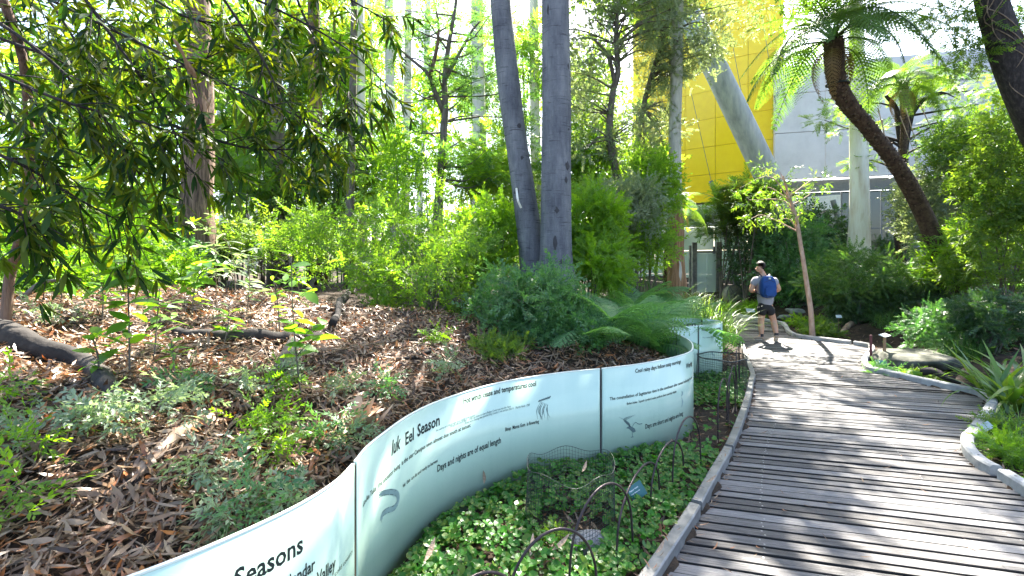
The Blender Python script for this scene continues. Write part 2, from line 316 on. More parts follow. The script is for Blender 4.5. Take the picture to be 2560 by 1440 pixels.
def gz(x, y):
    x = np.atleast_1d(np.asarray(x, dtype=np.float64)); y = np.atleast_1d(np.asarray(y, dtype=np.float64))
    x, y = np.broadcast_arrays(x, y); x = x.ravel(); y = y.ravel()
    mx = np.interp(y, MBy, MBx); lx = np.interp(y, LEy, LEx); rx = np.interp(y, REy, REx)
    z = np.full(len(x), 0.02)
    left = x < mx
    d = np.maximum(pdist(x, y, MB[::2]) - 0.09, 0)
    h0 = 0.52 - 0.47 * sstep(5.6, 6.9, y)
    zl = h0 * sstep(0, 0.10, d) + 1.12 * (1 - np.exp(-d / 3.1)) + bumps(x, y) * sstep(0.1, 1.2, d)
    z = np.where(left, zl, z)
    right = x > rx
    dr = np.maximum(pdist(x, y, REs[::3]) - 0.1, 0)
    zr = -0.04 + 1.25 * (1 - np.exp(-np.maximum(dr - 0.9, 0) / 3.4)) + bumps(x, y) * sstep(0.2, 1.5, dr)
    pond = np.exp(-(((x - 6.95) / 0.75) ** 2 + ((y - 6.75) / 0.42) ** 2)); zr = zr - 0.34 * pond
    z = np.where(right, zr, z)
    mid = (x > lx + 0.05) & (x < rx - 0.05)
    z = np.where(mid, -0.34, z)
    return z
def gz1(x, y): return float(gz(x, y)[0])
def og(px, py, y0=1.2):
    """where the line of sight through a photo pixel meets the ground"""
    Y = np.arange(y0, 40, .02); X = (px - CX) / FX * Y; Z = CAMZ - (py - H0) / FX * Y
    g_ = gz(X, Y); hit = np.where(Z <= g_)[0]
    i = hit[0] if len(hit) else int(np.argmin(Z - g_))
    return np.array([X[i], Y[i], g_[i]])
# ---- ground sheet
gx = np.concatenate([-9.5 - np.geomspace(.1, 130, 46)[::-1], np.arange(-9.5, 9.5, .11), 9.5 + np.geomspace(.1, 130, 46)])
gy = np.concatenate([-.6 - np.geomspace(.1, 40, 18)[::-1], np.arange(-.6, 13, .1), 13 + np.geomspace(.1, 200, 60)])
Xg, Yg = np.meshgrid(gx, gy); Zg = gz(Xg.ravel(), Yg.ravel())
nx, ny = len(gx), len(gy)
i = np.arange(ny - 1)[:, None] * nx; j = np.arange(nx - 1)[None, :]
Fg = np.stack([i + j, i + j + 1, i + nx + j + 1, i + nx + j], -1).reshape(-1, 4)
ground = mobj('ground', mesh_np('ground', np.stack([Xg.ravel(), Yg.ravel(), Zg], -1), Fg, M['soil'], smooth=True))
tag(ground, 'dark mulch covered garden ground rising to a mound on the left', 'ground', kind='structure')
# pond
a = np.linspace(0, 2 * math.pi, 29)[:-1]
pv = np.stack([6.95 + 1.0 * np.cos(a), 6.8 + .55 * np.sin(a), 0 * a - .13], -1); pv = np.vstack([pv, [[6.95, 6.8, -.13]]])
pf = np.array([[28, k, (k + 1) % 28, (k + 2) % 28] for k in range(0, 28, 2)])
m, t, b = newmat('dark_water'); b.inputs['Base Color'].default_value = (.008, .012, .008, 1); b.inputs['Roughness'].default_value = .04
water = mobj('pond_water', mesh_np('pond_water', pv, pf, m)); tag(water, 'small dark pool of still water beside the flat mossy boulder', 'water', kind='structure')

# ---- boardwalk: every plank is a part
bw = empty('boardwalk', (2.5, 3.0, 0), 'weathered grey timber boardwalk curving away between the garden beds', 'boardwalk', kind='structure')
ang = math.radians(-14.5); dv = np.array([math.cos(ang), math.sin(ang)]); nv = np.array([-dv[1], dv[0]])
def crossings(poly, c):
    s = poly @ nv - c; k = np.where((s[:-1] <= 0) & (s[1:] > 0) | (s[:-1] > 0) & (s[1:] <= 0))[0]
    return [float((poly[q] + (poly[q + 1] - poly[q]) * (-s[q] / (s[q + 1] - s[q]))) @ dv) for q in k]
pitch, pw, th = 0.097, 0.082, 0.032
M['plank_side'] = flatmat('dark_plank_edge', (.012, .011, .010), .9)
g = rng(5); screws = []
c = 0.6; nplank = 0
while c < 17.5:
    ends = []
    for cc in (c - pw / 2, c + pw / 2):
        l = crossings(LEs, cc); r_ = crossings(REs, cc)
        if not l or not r_: ends = None; break
        ends.append((min(l), max(r_)))
    if ends:
        a0, b0 = ends[0]; a1, b1 = ends[1]
        a0 = np.clip(a0, -3, 20); b0 = min(b0, a0 + 6)
        mid_s = (a0 + b0 + a1 + b1) / 4
        z0 = g.normal(0, .003); tilt = g.normal(0, .0025); xw = g.normal(0, .0015)
        loc = dv * mid_s + nv * c
        ee = 0.035
        nseg = 6; V = []
        for k in range(nseg + 1):
            f_ = k / nseg
            for (cc, lo, hi, sg) in ((-pw / 2 + xw, a0, b0, -1), (pw / 2 + xw, a1, b1, 1)):
                s_ = (lo - ee) * (1 - f_) + (hi + ee) * f_ - mid_s
                wv = g.normal(0, .0008)
                V.append((s_, cc + sg * -.004, z0 + sg * tilt)); V.append((s_, cc + wv, z0 + sg * tilt - .005)); V.append((s_, cc + wv, z0 - th))
        V = np.array(V); F = []
        for k in range(nseg):
            A = k * 6; B = A + 6
            F += [[A, B, B + 3, A + 3], [A + 1, B + 1, B, A], [A + 2, B + 2, B + 1, A + 1], [A + 3, B + 3, B + 4, A + 4], [A + 4, B + 4, B + 5, A + 5]]
        for A in (0, nseg * 6): F += [[A, A + 3, A + 4, A + 1], [A + 1, A + 4, A + 5, A + 2]]
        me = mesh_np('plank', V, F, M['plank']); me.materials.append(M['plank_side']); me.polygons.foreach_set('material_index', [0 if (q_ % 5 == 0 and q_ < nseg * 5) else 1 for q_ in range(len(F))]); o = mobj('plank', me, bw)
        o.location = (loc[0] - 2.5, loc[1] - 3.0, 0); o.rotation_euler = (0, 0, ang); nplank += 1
        if loc[1] < 5.2:
            for frac in (.16, .74):
                s_ = a0 + (b0 - a0) * (frac + .02 * math.sin(c * 1.1))
                for dd in (-.022, .022): screws.append((*(dv * (s_ + g.normal(0, .006)) + nv * (c + dd)), z0 + .0015))
    c += pitch
sc_a = np.linspace(0, 2 * math.pi, 9)[:-1]
disc = np.vstack([[[0, 0, .001]], np.stack([.0062 * np.cos(sc_a), .0062 * np.sin(sc_a), 0 * sc_a], -1)]), np.array([[0, k + 1, (k + 1) % 8 + 1, (k + 2) % 8 + 1] for k in range(0, 8, 2)])
S = np.array(screws); V, F, _ = scatter(disc, S, np.tile([1., 0, 0], (len(S), 1)), np.tile([0, 0, 1.], (len(S), 1)), 1.0)
tag(build('screw_head', (V, F), flatmat('screw_steel', (.30, .30, .30), .35, .4), bw), kind='stuff')
jp = []
for off in (-.55, .55):
    pth = np.stack([np.interp(np.linspace(.5, 12, 60), LEy, LEx) + (1.4 + off), np.linspace(.5, 12, 60), np.full(60, -.10)], -1); jp.append(tube(pth, .05, 4))
build('joist', join(jp), M['under'], bw)

# ---- kerbs: sections laid end to end
def offset2(path, d):
    T = nrm(np.gradient(path, axis=0)); return path + d * np.stack([-T[:, 1], T[:, 0]], -1)
def kerb_section(path, w, h, side, z0=-.10, bev=.008):
    inn = path; out = offset2(path, side * w)
    prof = []
    for p, q, z in ((0, 1, z0), (0, 1, h - bev), (bev / w, 1, h), (1 - bev / w, 1, h), (1, 1, h - bev), (1, 1, z0)):
        prof.append(np.concatenate([inn * (1 - p) + out * p, np.full((len(inn), 1), z)], 1))
    A = np.stack(prof, 1); n, k = A.shape[:2]; V = A.reshape(-1, 3); F = []
    for r_ in range(n - 1):
        for q in range(k - 1): F.append([r_ * k + q, (r_ + 1) * k + q, (r_ + 1) * k + q + 1, r_ * k + q + 1])
    for r_ in (0, n - 1): F += [[r_ * k, r_ * k + 1, r_ * k + 4, r_ * k + 5], [r_ * k + 1, r_ * k + 2, r_ * k + 3, r_ * k + 4]]
    return V, np.array(F)
def cut(path, n0, n1):
    L = np.concatenate([[0], np.cumsum(np.linalg.norm(np.diff(path, axis=0), axis=1))])
    s = np.arange(n0, n1, .06); return np.stack([np.interp(s, L, path[:, 0]), np.interp(s, L, path[:, 1])], -1)
kl = empty('steel_kerb', (1.65, 3.62, 0), 'grey metal kerb between the violets and the boardwalk, left side', 'kerb', kind='structure')
LL = float(np.linalg.norm(np.diff(LEs, axis=0), axis=1).sum())
s = 0.3; k = 0
for ln in (1.3, 1.35, .92, 1.25, 1.2, 1.3, 1.4, 1.5, 1.5, 1.6, 1.6, 1.6, 1.6):
    build('section', kerb_section(cut(LEs, s, s + ln - .003), .072 if k != 3 else .075, .078 + (.003 if k in (3, 4) else 0), 1), M['kerbsteel'], kl); s += ln; k += 1
kr = empty('timber_kerb', (5.95, 5.74, 0), 'pale grey rounded kerb winding along the right side of the boardwalk', 'kerb', kind='structure')
RL = float(np.linalg.norm(np.diff(REs, axis=0), axis=1).sum()); s = 1.0
while s < RL - 1:
    build('section', kerb_section(cut(REs, s, s + 1.26), .09, .085, -1, bev=.014), M['kerbconc'], kr, smooth=False); s += 1.264
Sb = cut(REs, 2.5, 13)[::7]; Sb = offset2(Sb, -.045)
V, F, _ = scatter(disc, np.c_[Sb, np.full(len(Sb), .0865)], np.tile([1., 0, 0], (len(Sb), 1)), np.tile([0, 0, 1.], (len(Sb), 1)), 1.5)
tag(build('bolt_head', (V, F), M['knot'], kr), kind='stuff')
# ------------------------------------------------------------------ curved frosted glass screen: each sheet of glass is a thing
def gat(s):
    return np.stack([np.interp(s, GLlen, GLs[:, 0]), np.interp(s, GLlen, GLs[:, 1])], -1)
def gnorm(s):
    d = nrm(gat(np.asarray(s) + .01) - gat(np.asarray(s) - .01)); return np.stack([d[..., 1], -d[..., 0]], -1)
def near_s(pt): return float(GLlen[np.argmin(((GLs - np.array(pt)) ** 2).sum(1))])
GPX = CX + FX * GLs[:, 0] / np.maximum(GLs[:, 1], .05)
SQ = [0.0] + [near_s(p) for p in ((-.70, 2.03), (.765, 3.87), (2.1, 5.79), (2.70, 6.58), (3.1, 7.4))] + [float(GLlen[-1]) - .02]
def s_at(px, k):
    q = np.where((GLlen >= SQ[k]) & (GLlen <= SQ[k + 1]))[0]
    if k == 2: q = q[:np.argmax(GPX[q]) + 1]
    if k == 4: q = q[:np.argmax(GPX[q]) + 1]
    return float(np.interp(px, GPX[q], GLlen[q]))
GT = .83
def sheet(s0, s1, z0, z1, thick=.012):
    s = np.arange(s0, s1, .025); s = np.append(s, s1); f = gat(s); bk = f - gnorm(s) * thick
    A = np.stack([np.c_[f, 0 * s + z0], np.c_[f, 0 * s + z1], np.c_[bk, 0 * s + z1], np.c_[bk, 0 * s + z0]], 1); n = len(s)
    V = A.reshape(-1, 3); F = []
    for i in range(n - 1):
        for q in range(4): F.append([i * 4 + q, (i + 1) * 4 + q, (i + 1) * 4 + (q + 1) % 4, i * 4 + (q + 1) % 4])
    F += [[0, 1, 2, 3], [(n - 1) * 4 + 3, (n - 1) * 4 + 2, (n - 1) * 4 + 1, (n - 1) * 4]]
    return V, np.array(F)
glabels = ['nearest frosted glass screen panel lettered Seasons, running off the bottom of the picture',
           'long frosted glass panel lettered Iuk Eel Season with an eel drawing',
           'bulging frosted glass panel lettered Cool rainy days, right of the dark vertical gap',
           'frosted glass panel lettered Orchid Season beyond the bulge',
           'rounded frosted glass panel lettered Cold weather, beside the grass clump',
           'last frosted glass panel curving back behind the Cold weather panel']
PAN = []
for k in range(6):
    s0, s1 = SQ[k] + .012, SQ[k + 1] - .012
    f = gat(np.array([(s0 + s1) / 2]))[0]
    e_ = empty('glass_panel', (f[0], f[1], 0), glabels[k], 'glass screen', 'frosted glass sheets of the curved screen')
    build('pane', sheet(s0, s1, -.06, GT - .004), M['glass'], e_, smooth=False)
    build('top_edge', sheet(s0, s1, GT - .003, GT + .004, .013), M['glassedge'], e_)
    # dark strip standing in the gap at the far end of the sheet
    if k < 5:
        build('joint_strip', sheet(s1 + .006, s1 + .018, -.06, GT - .01, .02), M['bronze'] if k == 0 else M['knot'], e_)
    PAN.append(e_)
for o in COL.objects:
    if o.name.startswith('pane'):
        for p in o.data.polygons: p.use_smooth = abs(p.normal.z) < .5 and p.area < .05 and p.index < len(o.data.polygons) - 2
def flat_text(txt, shear=0.0, bold=0.0):
    cu = bpy.data.curves.new('t', 'FONT'); cu.body = txt; cu.shear = shear; cu.resolution_u = 2; cu.offset = bold
    o = bpy.data.objects.new('t', cu); COL.objects.link(o)
    dg = bpy.context.evaluated_depsgraph_get(); me = bpy.data.meshes.new_from_object(o.evaluated_get(dg))
    bpy.data.objects.remove(o); bpy.data.curves.remove(cu)
    return me
def lettering(k, txt, p0, p1, cap, shear=0.0, bold=0.0, mat='ink', z=None):
    """p0 = photo pixel of the left end of the baseline, p1 = column of its right end, cap = cap height in photo pixels at the left"""
    s0, s1 = s_at(p0[0], k), s_at(p1, k)
    f = gat(np.array([s0]))[0]
    if z is None: z = CAMZ - (p0[1] - H0) / FX * f[1]
    h = cap / FX * f[1]
    me = flat_text(txt, shear, bold)
    co = np.empty(len(me.vertices) * 3, dtype=np.float32); me.vertices.foreach_get('co', co); co = co.reshape(-1, 3)
    x0, x1 = co[:, 0].min(), co[:, 0].max()
    s = s0 + (co[:, 0] - x0) / (x1 - x0) * (s1 - s0); zz = z + co[:, 1] * (h / .70)
    xy = gat(s) + gnorm(s) * .0018
    V = np.c_[xy, zz] - np.array(PAN[k].location)
    me.vertices.foreach_set('co', V.astype(np.float32).ravel()); me.materials.clear(); me.materials.append(M[mat]); me.update()
    me.name = 'lettering'; return mobj('lettering', me, PAN[k])
lettering(0, 'Seasons', (585, 1450), 757, 52, bold=.022, z=.655)
lettering(0, 'Calendar', (690, 1440), 787, 34, bold=.018, z=.555)
lettering(0, 'Yarra Valley', (727, 1440), 838, 34, bold=.018, z=.487)
lettering(0, 'as the cold country', (800, 1440), 881, 13, z=.455)
lettering(1, 'Iuk', (978, 1139), 1001, 36, shear=.25, bold=.022)
lettering(1, 'Eel', (1013, 1113), 1034, 31, bold=.022)
lettering(1, 'Season', (1043, 1092), 1099, 30, bold=.022)
lettering(1, 'Hot winds cease and temperatures cool', (1158, 1010), 1340, 15, bold=.022)
lettering(1, 'We used to set a line at night time  mostly in the lagoons', (1089, 1080), 1187, 6, mat='inkmid')
lettering(1, 'We got eels out of that', (1125, 1069), 1166, 6, mat='inkmid')
lettering(1, "they'd go down to where Badger Creek runs into the Yarra", (1173, 1050), 1277, 6, mat='inkmid')
lettering(1, "If eels were running that plentiful they'd make a net and put that in", (1162, 1061), 1284, 6, mat='inkmid')
lettering(1, 'Martha Nevin  1969', (1289, 1022), 1324, 6, mat='inkmid')
lettering(1, 'Lo-An Tuka  the ancestor being  is the star Canopus seen almost due south at sunset', (907, 1267), 1176, 14, bold=.016)
lettering(1, 'Iuk  Eels  are fat and ready to harvest', (1007, 1219), 1094, 9, bold=.016)
lettering(1, 'Days and nights are of equal length', (1093, 1180), 1252, 17, bold=.022)
lettering(1, 'Binap  Manna Gum  is flowering', (1263, 1078), 1347, 9, bold=.02)
lettering(2, 'Cool rainy days follow misty mornings', (1588, 932), 1702, 10, bold=.022)
lettering(2, 'The constellation of Sagittarius rises in the southeast after sunset indicating the mid', (1524, 1001), 1730, 8, bold=.018)
lettering(2, 'Bulen-bulen  Superb Lyrebird males perform their courtship display', (1567, 1012), 1691, 6, bold=.016)
lettering(2, 'Days are short and nights are long', (1613, 1072), 1707, 12, bold=.014)
lettering(2, 'Waring', (1715, 922), 1730, 13, bold=.02)
lettering(3, 'Orchid  Season', (1684, 835), 1739, 9, bold=.015)
lettering(4, 'Cold weather is coming', (1755, 827), 1801, 5, bold=.02)
lettering(4, 'The middle days of the season', (1756, 846), 1800, 3, mat='inkmid')
# etched drawings: ribbons that lie on the glass (u along the sheet in pixels of the photograph's column, v = photo row)
def etch(k, pts, w, mat, name='drawing', n=40):
    pts = catmull(np.array(pts, dtype=float), n); w = np.interp(np.linspace(0, 1, n), np.linspace(0, 1, len(w)), w)
    s = np.array([s_at(p, k) for p in pts[:, 0]]); f = gat(s); z = CAMZ - (pts[:, 1] - H0) / FX * f[:, 1]
    q = np.stack([s, z], -1); T = nrm(np.gradient(q, axis=0)); Nn = np.stack([-T[:, 1], T[:, 0]], -1); hw = (w / FX * f[:, 1] / 2)[:, None]
    A, B = q + Nn * hw, q - Nn * hw
    to3 = lambda q_: np.c_[gat(q_[:, 0]) + gnorm(q_[:, 0]) * .0016, q_[:, 1]]
    V = np.stack([to3(A), to3(B)], 1).reshape(-1, 3); i = np.arange(n - 1)[:, None] * 2
    return V, i + np.array([0, 1, 3, 2])
eel = [(946, 1238), (960, 1232), (980, 1230), (993, 1236), (994, 1254), (984, 1270), (966, 1277), (955, 1287), (953, 1300)]
build('drawing', etch(1, eel, [4, 13, 15, 15, 15, 14, 13, 12, 14], 0), M['inkgrey'], PAN[1])
build('drawing', join([etch(1, [(p[0], p[1] + d) for p in eel], [1.5, 2.4, 2.4, 2.0, 1.5], 0) for d in (-6, 6)]), M['inkmid'], PAN[1])
gl = []
for q in range(9):
    x = 1344 + q * 3.2; gl.append(etch(1, [(x + 8 - q, 1003 + q), (x - 2 + math.sin(q * 2) * 4, 1025), (x + math.sin(q) * 5, 1048 + 4 * math.sin(q * 3))], [.6, 1.6, .4], 0, n=14))
for q in range(6): gl.append(etch(1, [(1346 + q * 5, 1004 - q * 1.5), (1351 + q * 5, 1000 - q * 2)], [3.5, 3.5], 0, n=4))
build('drawing', join(gl), M['inkmid'], PAN[1])
ly = [etch(2, [(1566, 1070), (1574, 1069), (1584, 1076), (1589, 1078)], [1.5, 8, 11, 1], 0, n=18), etch(2, [(1580, 1080), (1581, 1092)], [1.5, 1.2], 0, n=4), etch(2, [(1577, 1093), (1584, 1092)], [1.6, 1.2], 0, n=4)]
for q in range(9): ly.append(etch(2, [(1576, 1068), (1568 - q * 1.5 + 3, 1056 - q), (1548 + q * 5, 1052 - abs(q - 3) * 3)], [1.4, 1.0, .5], 0, n=10))
ly.append(etch(2, [(1580, 1067), (1588, 1056), (1596, 1060), (1605, 1059)], [1.2, 1.6, 1.6, 2], 0, n=12))
build('drawing', join(ly), M['inkmid'], PAN[2])
build('drawing', join([etch(2, [(1704, 978), (1706, 984), (1703, 990)], [2, 6, 2], 0, n=8), etch(2, [(1704, 994), (1706, 1005), (1704, 1018)], [2, 6, 2], 0, n=8)]), M['inkgrey'], PAN[2])
build('drawing', join([etch(4, [(1777, 878), (1780, 882), (1782, 888)], [1, 6, 2], 0, n=8), etch(4, [(1783, 886), (1786, 890)], [3, 5], 0, n=4)]), M['inkgrey'], PAN[4])

# ------------------------------------------------------------------ iron hoops along the kerb
HOOPS = [((-.35, 1.55), (.06, 1.86), .55, 'low iron hoop at the very bottom of the picture, nearest the camera'),
         ((-.03, 1.92), (.40, 2.12), .54, 'large iron hoop in front of the wire cage stone, second from the bottom'),
         ((.28, 2.25), (.70, 2.64), .53, 'iron hoop overlapping the right side of the tall wire cage'),
         ((.585, 2.55), (1.05, 3.24), .42, 'iron hoop whose leg passes just left of the teal violet plaque'),
         ((.93, 3.06), (1.34, 3.55), .42, 'iron hoop between the teal violet plaque and the tall hoop by the glass bulge'),
         ((1.17, 3.32), (1.53, 3.69), .54, 'tall iron hoop standing against the right end of the bulging glass panel'),
         ((1.99, 4.40), (2.25, 4.74), .57, 'iron hoop over the bare leaf litter beyond the glass bulge, nearest of the far row'),
         ((2.30, 4.88), (2.55, 5.2), .51, 'second iron hoop of the far row, just behind the nearest one'),
         ((2.48, 5.2), (2.74, 5.54), .52, 'third iron hoop of the far row beside the green violets'),
         ((2.9, 5.9), (3.15, 6.3), .62, 'fourth iron hoop of the far row seen almost edge on'),
         ((3.2, 6.42), (3.4, 6.7), .64, 'farthest iron hoop seen edge on under the drooping grass')]
for (p, q, h, lab) in HOOPS:
    p, q = np.array(p), np.array(q); mid = (p + q) / 2; hl = np.linalg.norm(q - p) / 2; d = (q - p) / (2 * hl)
    zt = h; zs = h - min(hl * 1.25, h * .62)
    pts = [np.r_[mid - d * hl, -.08], np.r_[mid - d * hl, zs * .5]]
    for t_ in np.linspace(0, math.pi, 11):
        pts.append(np.r_[mid - d * hl * math.cos(t_) * .97, zs + (zt - zs) * math.sin(t_)])
    pts += [np.r_[mid + d * hl, zs * .5], np.r_[mid + d * hl, -.08]]
    o = build('garden_hoop', tube(catmull(np.array(pts), 46), .0065, 8), M['hoop'], smooth=True, loc=(mid[0], mid[1], 0))
    tag(o, lab, 'hoop', 'iron hoops edging the garden bed')
# ------------------------------------------------------------------ wire plant guards
def guard(cx, cy, r, h, wave, lab, rim, cell=.022, wr=.0011, sector=None):
    e_ = empty('plant_guard', (cx, cy, 0), lab, 'wire cage', 'wire plant guards')
    g = rng(7); parts = []
    na = int(2 * math.pi * r / cell); aa = np.arange(na) * 2 * math.pi / na
    rr = lambda a, z: r * (1 + .05 * np.sin(2 * a + .6) + .03 * np.sin(3 * a + z * 4)) * (1 - .06 * z / h)
    top = lambda a: h + wave * (.02 * np.sin(2 * a + 1) + .02 * np.sin(5 * a))
    for a_ in aa:
        if sector and not (sector[0] < a_ < sector[1]): continue
        z = np.linspace(-.03, top(a_), 7); ph = a_ + .03 * np.sin(z * 9 + a_)
        parts.append(tube(np.stack([cx + rr(ph, z) * np.cos(ph), cy + rr(ph, z) * np.sin(ph), z], -1), wr, 3, cap=False))
    for z0 in np.arange(0, h + .0, cell):
        a = np.linspace(*(sector or (0, 2 * math.pi)), 40); z = z0 * top(a) / h + .006 * np.sin(4 * a + z0 * 30)
        parts.append(tube(np.stack([cx + rr(a, z) * np.cos(a), cy + rr(a, z) * np.sin(a), z], -1), wr, 3, cap=False))
    tag(build('wire_mesh', join(parts), M['wire'], e_), kind='stuff')
    if rim:
        a = np.linspace(*(sector or (0, 2 * math.pi)), 50); z = top(a) if not sector else 0 * a + h * .93
        build('rim_tie', tube(np.stack([cx + 1.02 * rr(a, z) * np.cos(a), cy + 1.02 * rr(a, z) * np.sin(a), z], -1), rim, 6, cap=False), M['wire'], e_)
    return e_
guard(.37, 2.93, .285, .44, 1, 'round wire netting cage standing in the violets before the Eel Season panel', .0018)
guard(2.86, 6.22, .33, .46, .4, 'wire netting cage with dark rim against the Orchid Season panel', .008, cell=.03, wr=.0014)
st = rng(3)
def rock(name, c, s, seed, mat, lab=None, cat='rock', group=None, sub=3, flat=.0, rot=0.0, amp=.16):
    bm = bmesh.new(); bmesh.ops.create_icosphere(bm, subdivisions=sub, radius=1.0)
    R = rotz(rot); of = Vector((seed * 3.1, seed * 1.7, seed))
    for v in bm.verts:
        n_ = 1 + amp * noise.noise(v.co * 1.4 + of) * 2 + amp * .5 * noise.noise(v.co * 3.7 + of) + amp * .2 * noise.noise(v.co * 9 + of)
        p = v.co * n_
        if flat and p.z > flat: p.z = flat + (p.z - flat) * .18
        v.co = Vector(R @ (np.array(p) * np.array(s)))
    me = bpy.data.meshes.new(name); bm.to_mesh(me); bm.free(); me.materials.append(mat)
    for p in me.polygons: p.use_smooth = sub > 2
    o = mobj(name, me, None, c); return tag(o, lab, cat, group)
rock('cage_stone', (.46, 2.74, .03), (.15, .10, .07), 4, M['stone'], 'speckled grey stone lying inside the nearer wire cage', 'stone')
# ------------------------------------------------------------------ plant labels
def plate_sign(name, loc, size, tilt, yaw, mat, lab, lines=(), stake=.25, stakemat='bronze', sr=.006, roll=0.0, cat='plant label'):
    e_ = empty(name, (loc[0], loc[1], loc[2]), lab, cat, 'small plant labels')
    R = rotz(yaw) @ np.array([[1, 0, 0], [0, math.cos(tilt), -math.sin(tilt)], [0, math.sin(tilt), math.cos(tilt)]]) @ np.array([[math.cos(roll), 0, math.sin(roll)], [0, 1, 0], [-math.sin(roll), 0, math.cos(roll)]])
    top = np.array(loc) + np.array([0, 0, stake])
    build('plate', box(top, (size[0], .006, size[1]), R), mat, e_)
    build('stake', tube(np.array([np.array(loc) + [0, .012, -.1], top + R @ np.array([0, .010, 0])]), sr, 6), M[stakemat], e_)
    for q, tx in enumerate(lines):
        me = flat_text(tx, 0, .01); co = np.empty(len(me.vertices) * 3, dtype=np.float32); me.vertices.foreach_get('co', co); co = co.reshape(-1, 3)
        sc_ = size[0] * .62 / max(1e-6, co[:, 0].max()); sc_ = min(sc_, size[1] * .2)
        L = np.stack([-size[0] * .42 + co[:, 0] * sc_, np.full(len(co), -.0045), size[1] * (.18 - .22 * q) + co[:, 1] * sc_], -1) @ R.T + top - np.array(loc)
        me.vertices.foreach_set('co', L.astype(np.float32).ravel()); me.materials.clear(); me.materials.append(M['signwhite']); me.update(); me.name = 'lettering'; mobj('lettering', me, e_)
    return e_
M['signwhite'] = flatmat('white_print', (.8, .82, .8)); M['teal_plate'] = flatmat('teal_plate', (.035, .13, .13), .35); M['blue_plate'] = flatmat('blue_teal_plate', (.015, .16, .22), .35)
M['pale_plate'] = flatmat('pale_plate', (.42, .47, .46), .4); M['red_post'] = flatmat('dark_red_post', (.10, .03, .04), .5); M['stakewood'] = noisemat('stake_wood', [(.22, .13, .07), (.36, .23, .13)], 9, (3, 3, .5), bump=.3)
q = P(1592, 1228, 3.12)
plate_sign('plant_label', (q[0], q[1], .06), (.118, .095), math.radians(-25), .15, M['teal_plate'], 'dark teal violet plaque tilted among the iron hoops', ('Native Violet', 'Viola hederacea'), q[2] - .06, roll=math.radians(-26))
q = P(2203, 907, 7.55); plate_sign('plant_label', (q[0], q[1], .0), (.19, .08), math.radians(-20), .05, M['blue_plate'], 'bright blue green plaque at the kerb in front of the flat boulder', (), q[2], roll=.1)
q = P(2212, 838, 8.0); plate_sign('plant_label', (q[0], q[1], -.02), (.20, .10), math.radians(-70), .2, M['pale_plate'], 'label on a tall timber stake in front of the flat boulder', (), q[2] + .02, 'stakewood', .024, roll=-.25)
q = P(2097, 791, 10.6); plate_sign('plant_label', (q[0], q[1], gz1(q[0], q[1])), (.13, .07), math.radians(-25), 0, M['pale_plate'], 'small white label under the rounded green shrub by the roots', (), max(.1, q[2] - gz1(q[0], q[1])))
q = P(2413, 816, 8.4); plate_sign('plant_label', (q[0], q[1], gz1(q[0], q[1])), (.13, .075), math.radians(-30), .2, M['pale_plate'], 'small white label among dark ferns on the right bank', (), max(.1, q[2] - gz1(q[0], q[1])), roll=-.15)
q = P(2466, 1066, 4.6); plate_sign('plant_label', (q[0], q[1], gz1(q[0], q[1])), (.105, .07), math.radians(-35), -.3, M['pale_plate'], 'pale label tilted behind the kerb corner near the strap leaves', (), max(.12, q[2] - gz1(q[0], q[1])), roll=-.55)
q = P(1876, 776, 14.6); plate_sign('plant_label', (q[0], q[1], gz1(q[0], q[1])), (.26, .15), math.radians(-45), 0, M['pale_plate'], 'large pale label behind the walker near the round fan', (), max(.1, q[2] - gz1(q[0], q[1])), roll=.05)
q = P(2177, 872, 8.2); o = build('marker_post', box((q[0], q[1], .21), (.03, .03, .46)), M['red_post'], loc=(q[0], q[1], 0)); tag(o, 'short dark red marker post at the bend of the right kerb', 'post')
# ------------------------------------------------------------------ the walker
def skinmesh(name, verts, edges, radii, mat, parent, sub=2, root=0):
    me = bpy.data.meshes.new(name); me.from_pydata([tuple(v) for v in verts], edges, [])
    o = bpy.data.objects.new(name, me); COL.objects.link(o)
    md = o.modifiers.new('skin', 'SKIN'); md.use_smooth_shade = True; md.branch_smoothing = .6
    sk = me.skin_vertices[0].data
    for i, r in enumerate(radii):
        sk[i].radius = (r, r) if np.isscalar(r) else r; sk[i].use_root = (i == root)
    ms = o.modifiers.new('sub', 'SUBSURF'); ms.levels = sub; ms.render_levels = sub
    dg = bpy.context.evaluated_depsgraph_get(); m2 = bpy.data.meshes.new_from_object(o.evaluated_get(dg))
    bpy.data.objects.remove(o); bpy.data.meshes.remove(me); m2.name = name
    m2.materials.clear(); m2.materials.append(mat)
    for p in m2.polygons: p.use_smooth = True
    c = np.empty(len(m2.vertices) * 3, dtype=np.float32); m2.vertices.foreach_get('co', c); c = c.reshape(-1, 3) - np.array(parent.location, dtype=np.float32)
    m2.vertices.foreach_set('co', c.ravel()); m2.update()
    return mobj(name, m2, parent)
M['skin'] = flatmat('skin', (.50, .27, .17), .5); M['shirt'] = noisemat('grey_shirt', [(.24, .23, .25), (.33, .32, .35)], 6, rough=.9, bump=.25, bscale=12)
M['shorts'] = noisemat('dark_shorts', [(.014, .014, .015), (.026, .026, .028)], 9, rough=.8, bump=.3); M['hair'] = noisemat('dark_hair', [(.008, .006, .006), (.028, .022, .02)], 40, rough=.6, bump=.6)
M['pack'] = noisemat('blue_pack', [(.004, .035, .14), (.01, .06, .22)], 7, rough=.6, bump=.4); M['packdark'] = flatmat('pack_trim', (.008, .014, .035), .6)
M['shoe'] = flatmat('tan_shoe', (.30, .22, .15), .7); M['shoedark'] = flatmat('shoe_lining', (.03, .028, .03), .8); M['sole'] = flatmat('pale_sole', (.55, .48, .40), .7)
YP = 10.2
def J(px, py, dy=0.0): return P(px, py, YP + dy)
pelvis = J(1914, 757); waist = J(1914, 737); chest = J(1912, 706); neckb = J(1908, 688, .02); neck = J(1905, 681, .03)
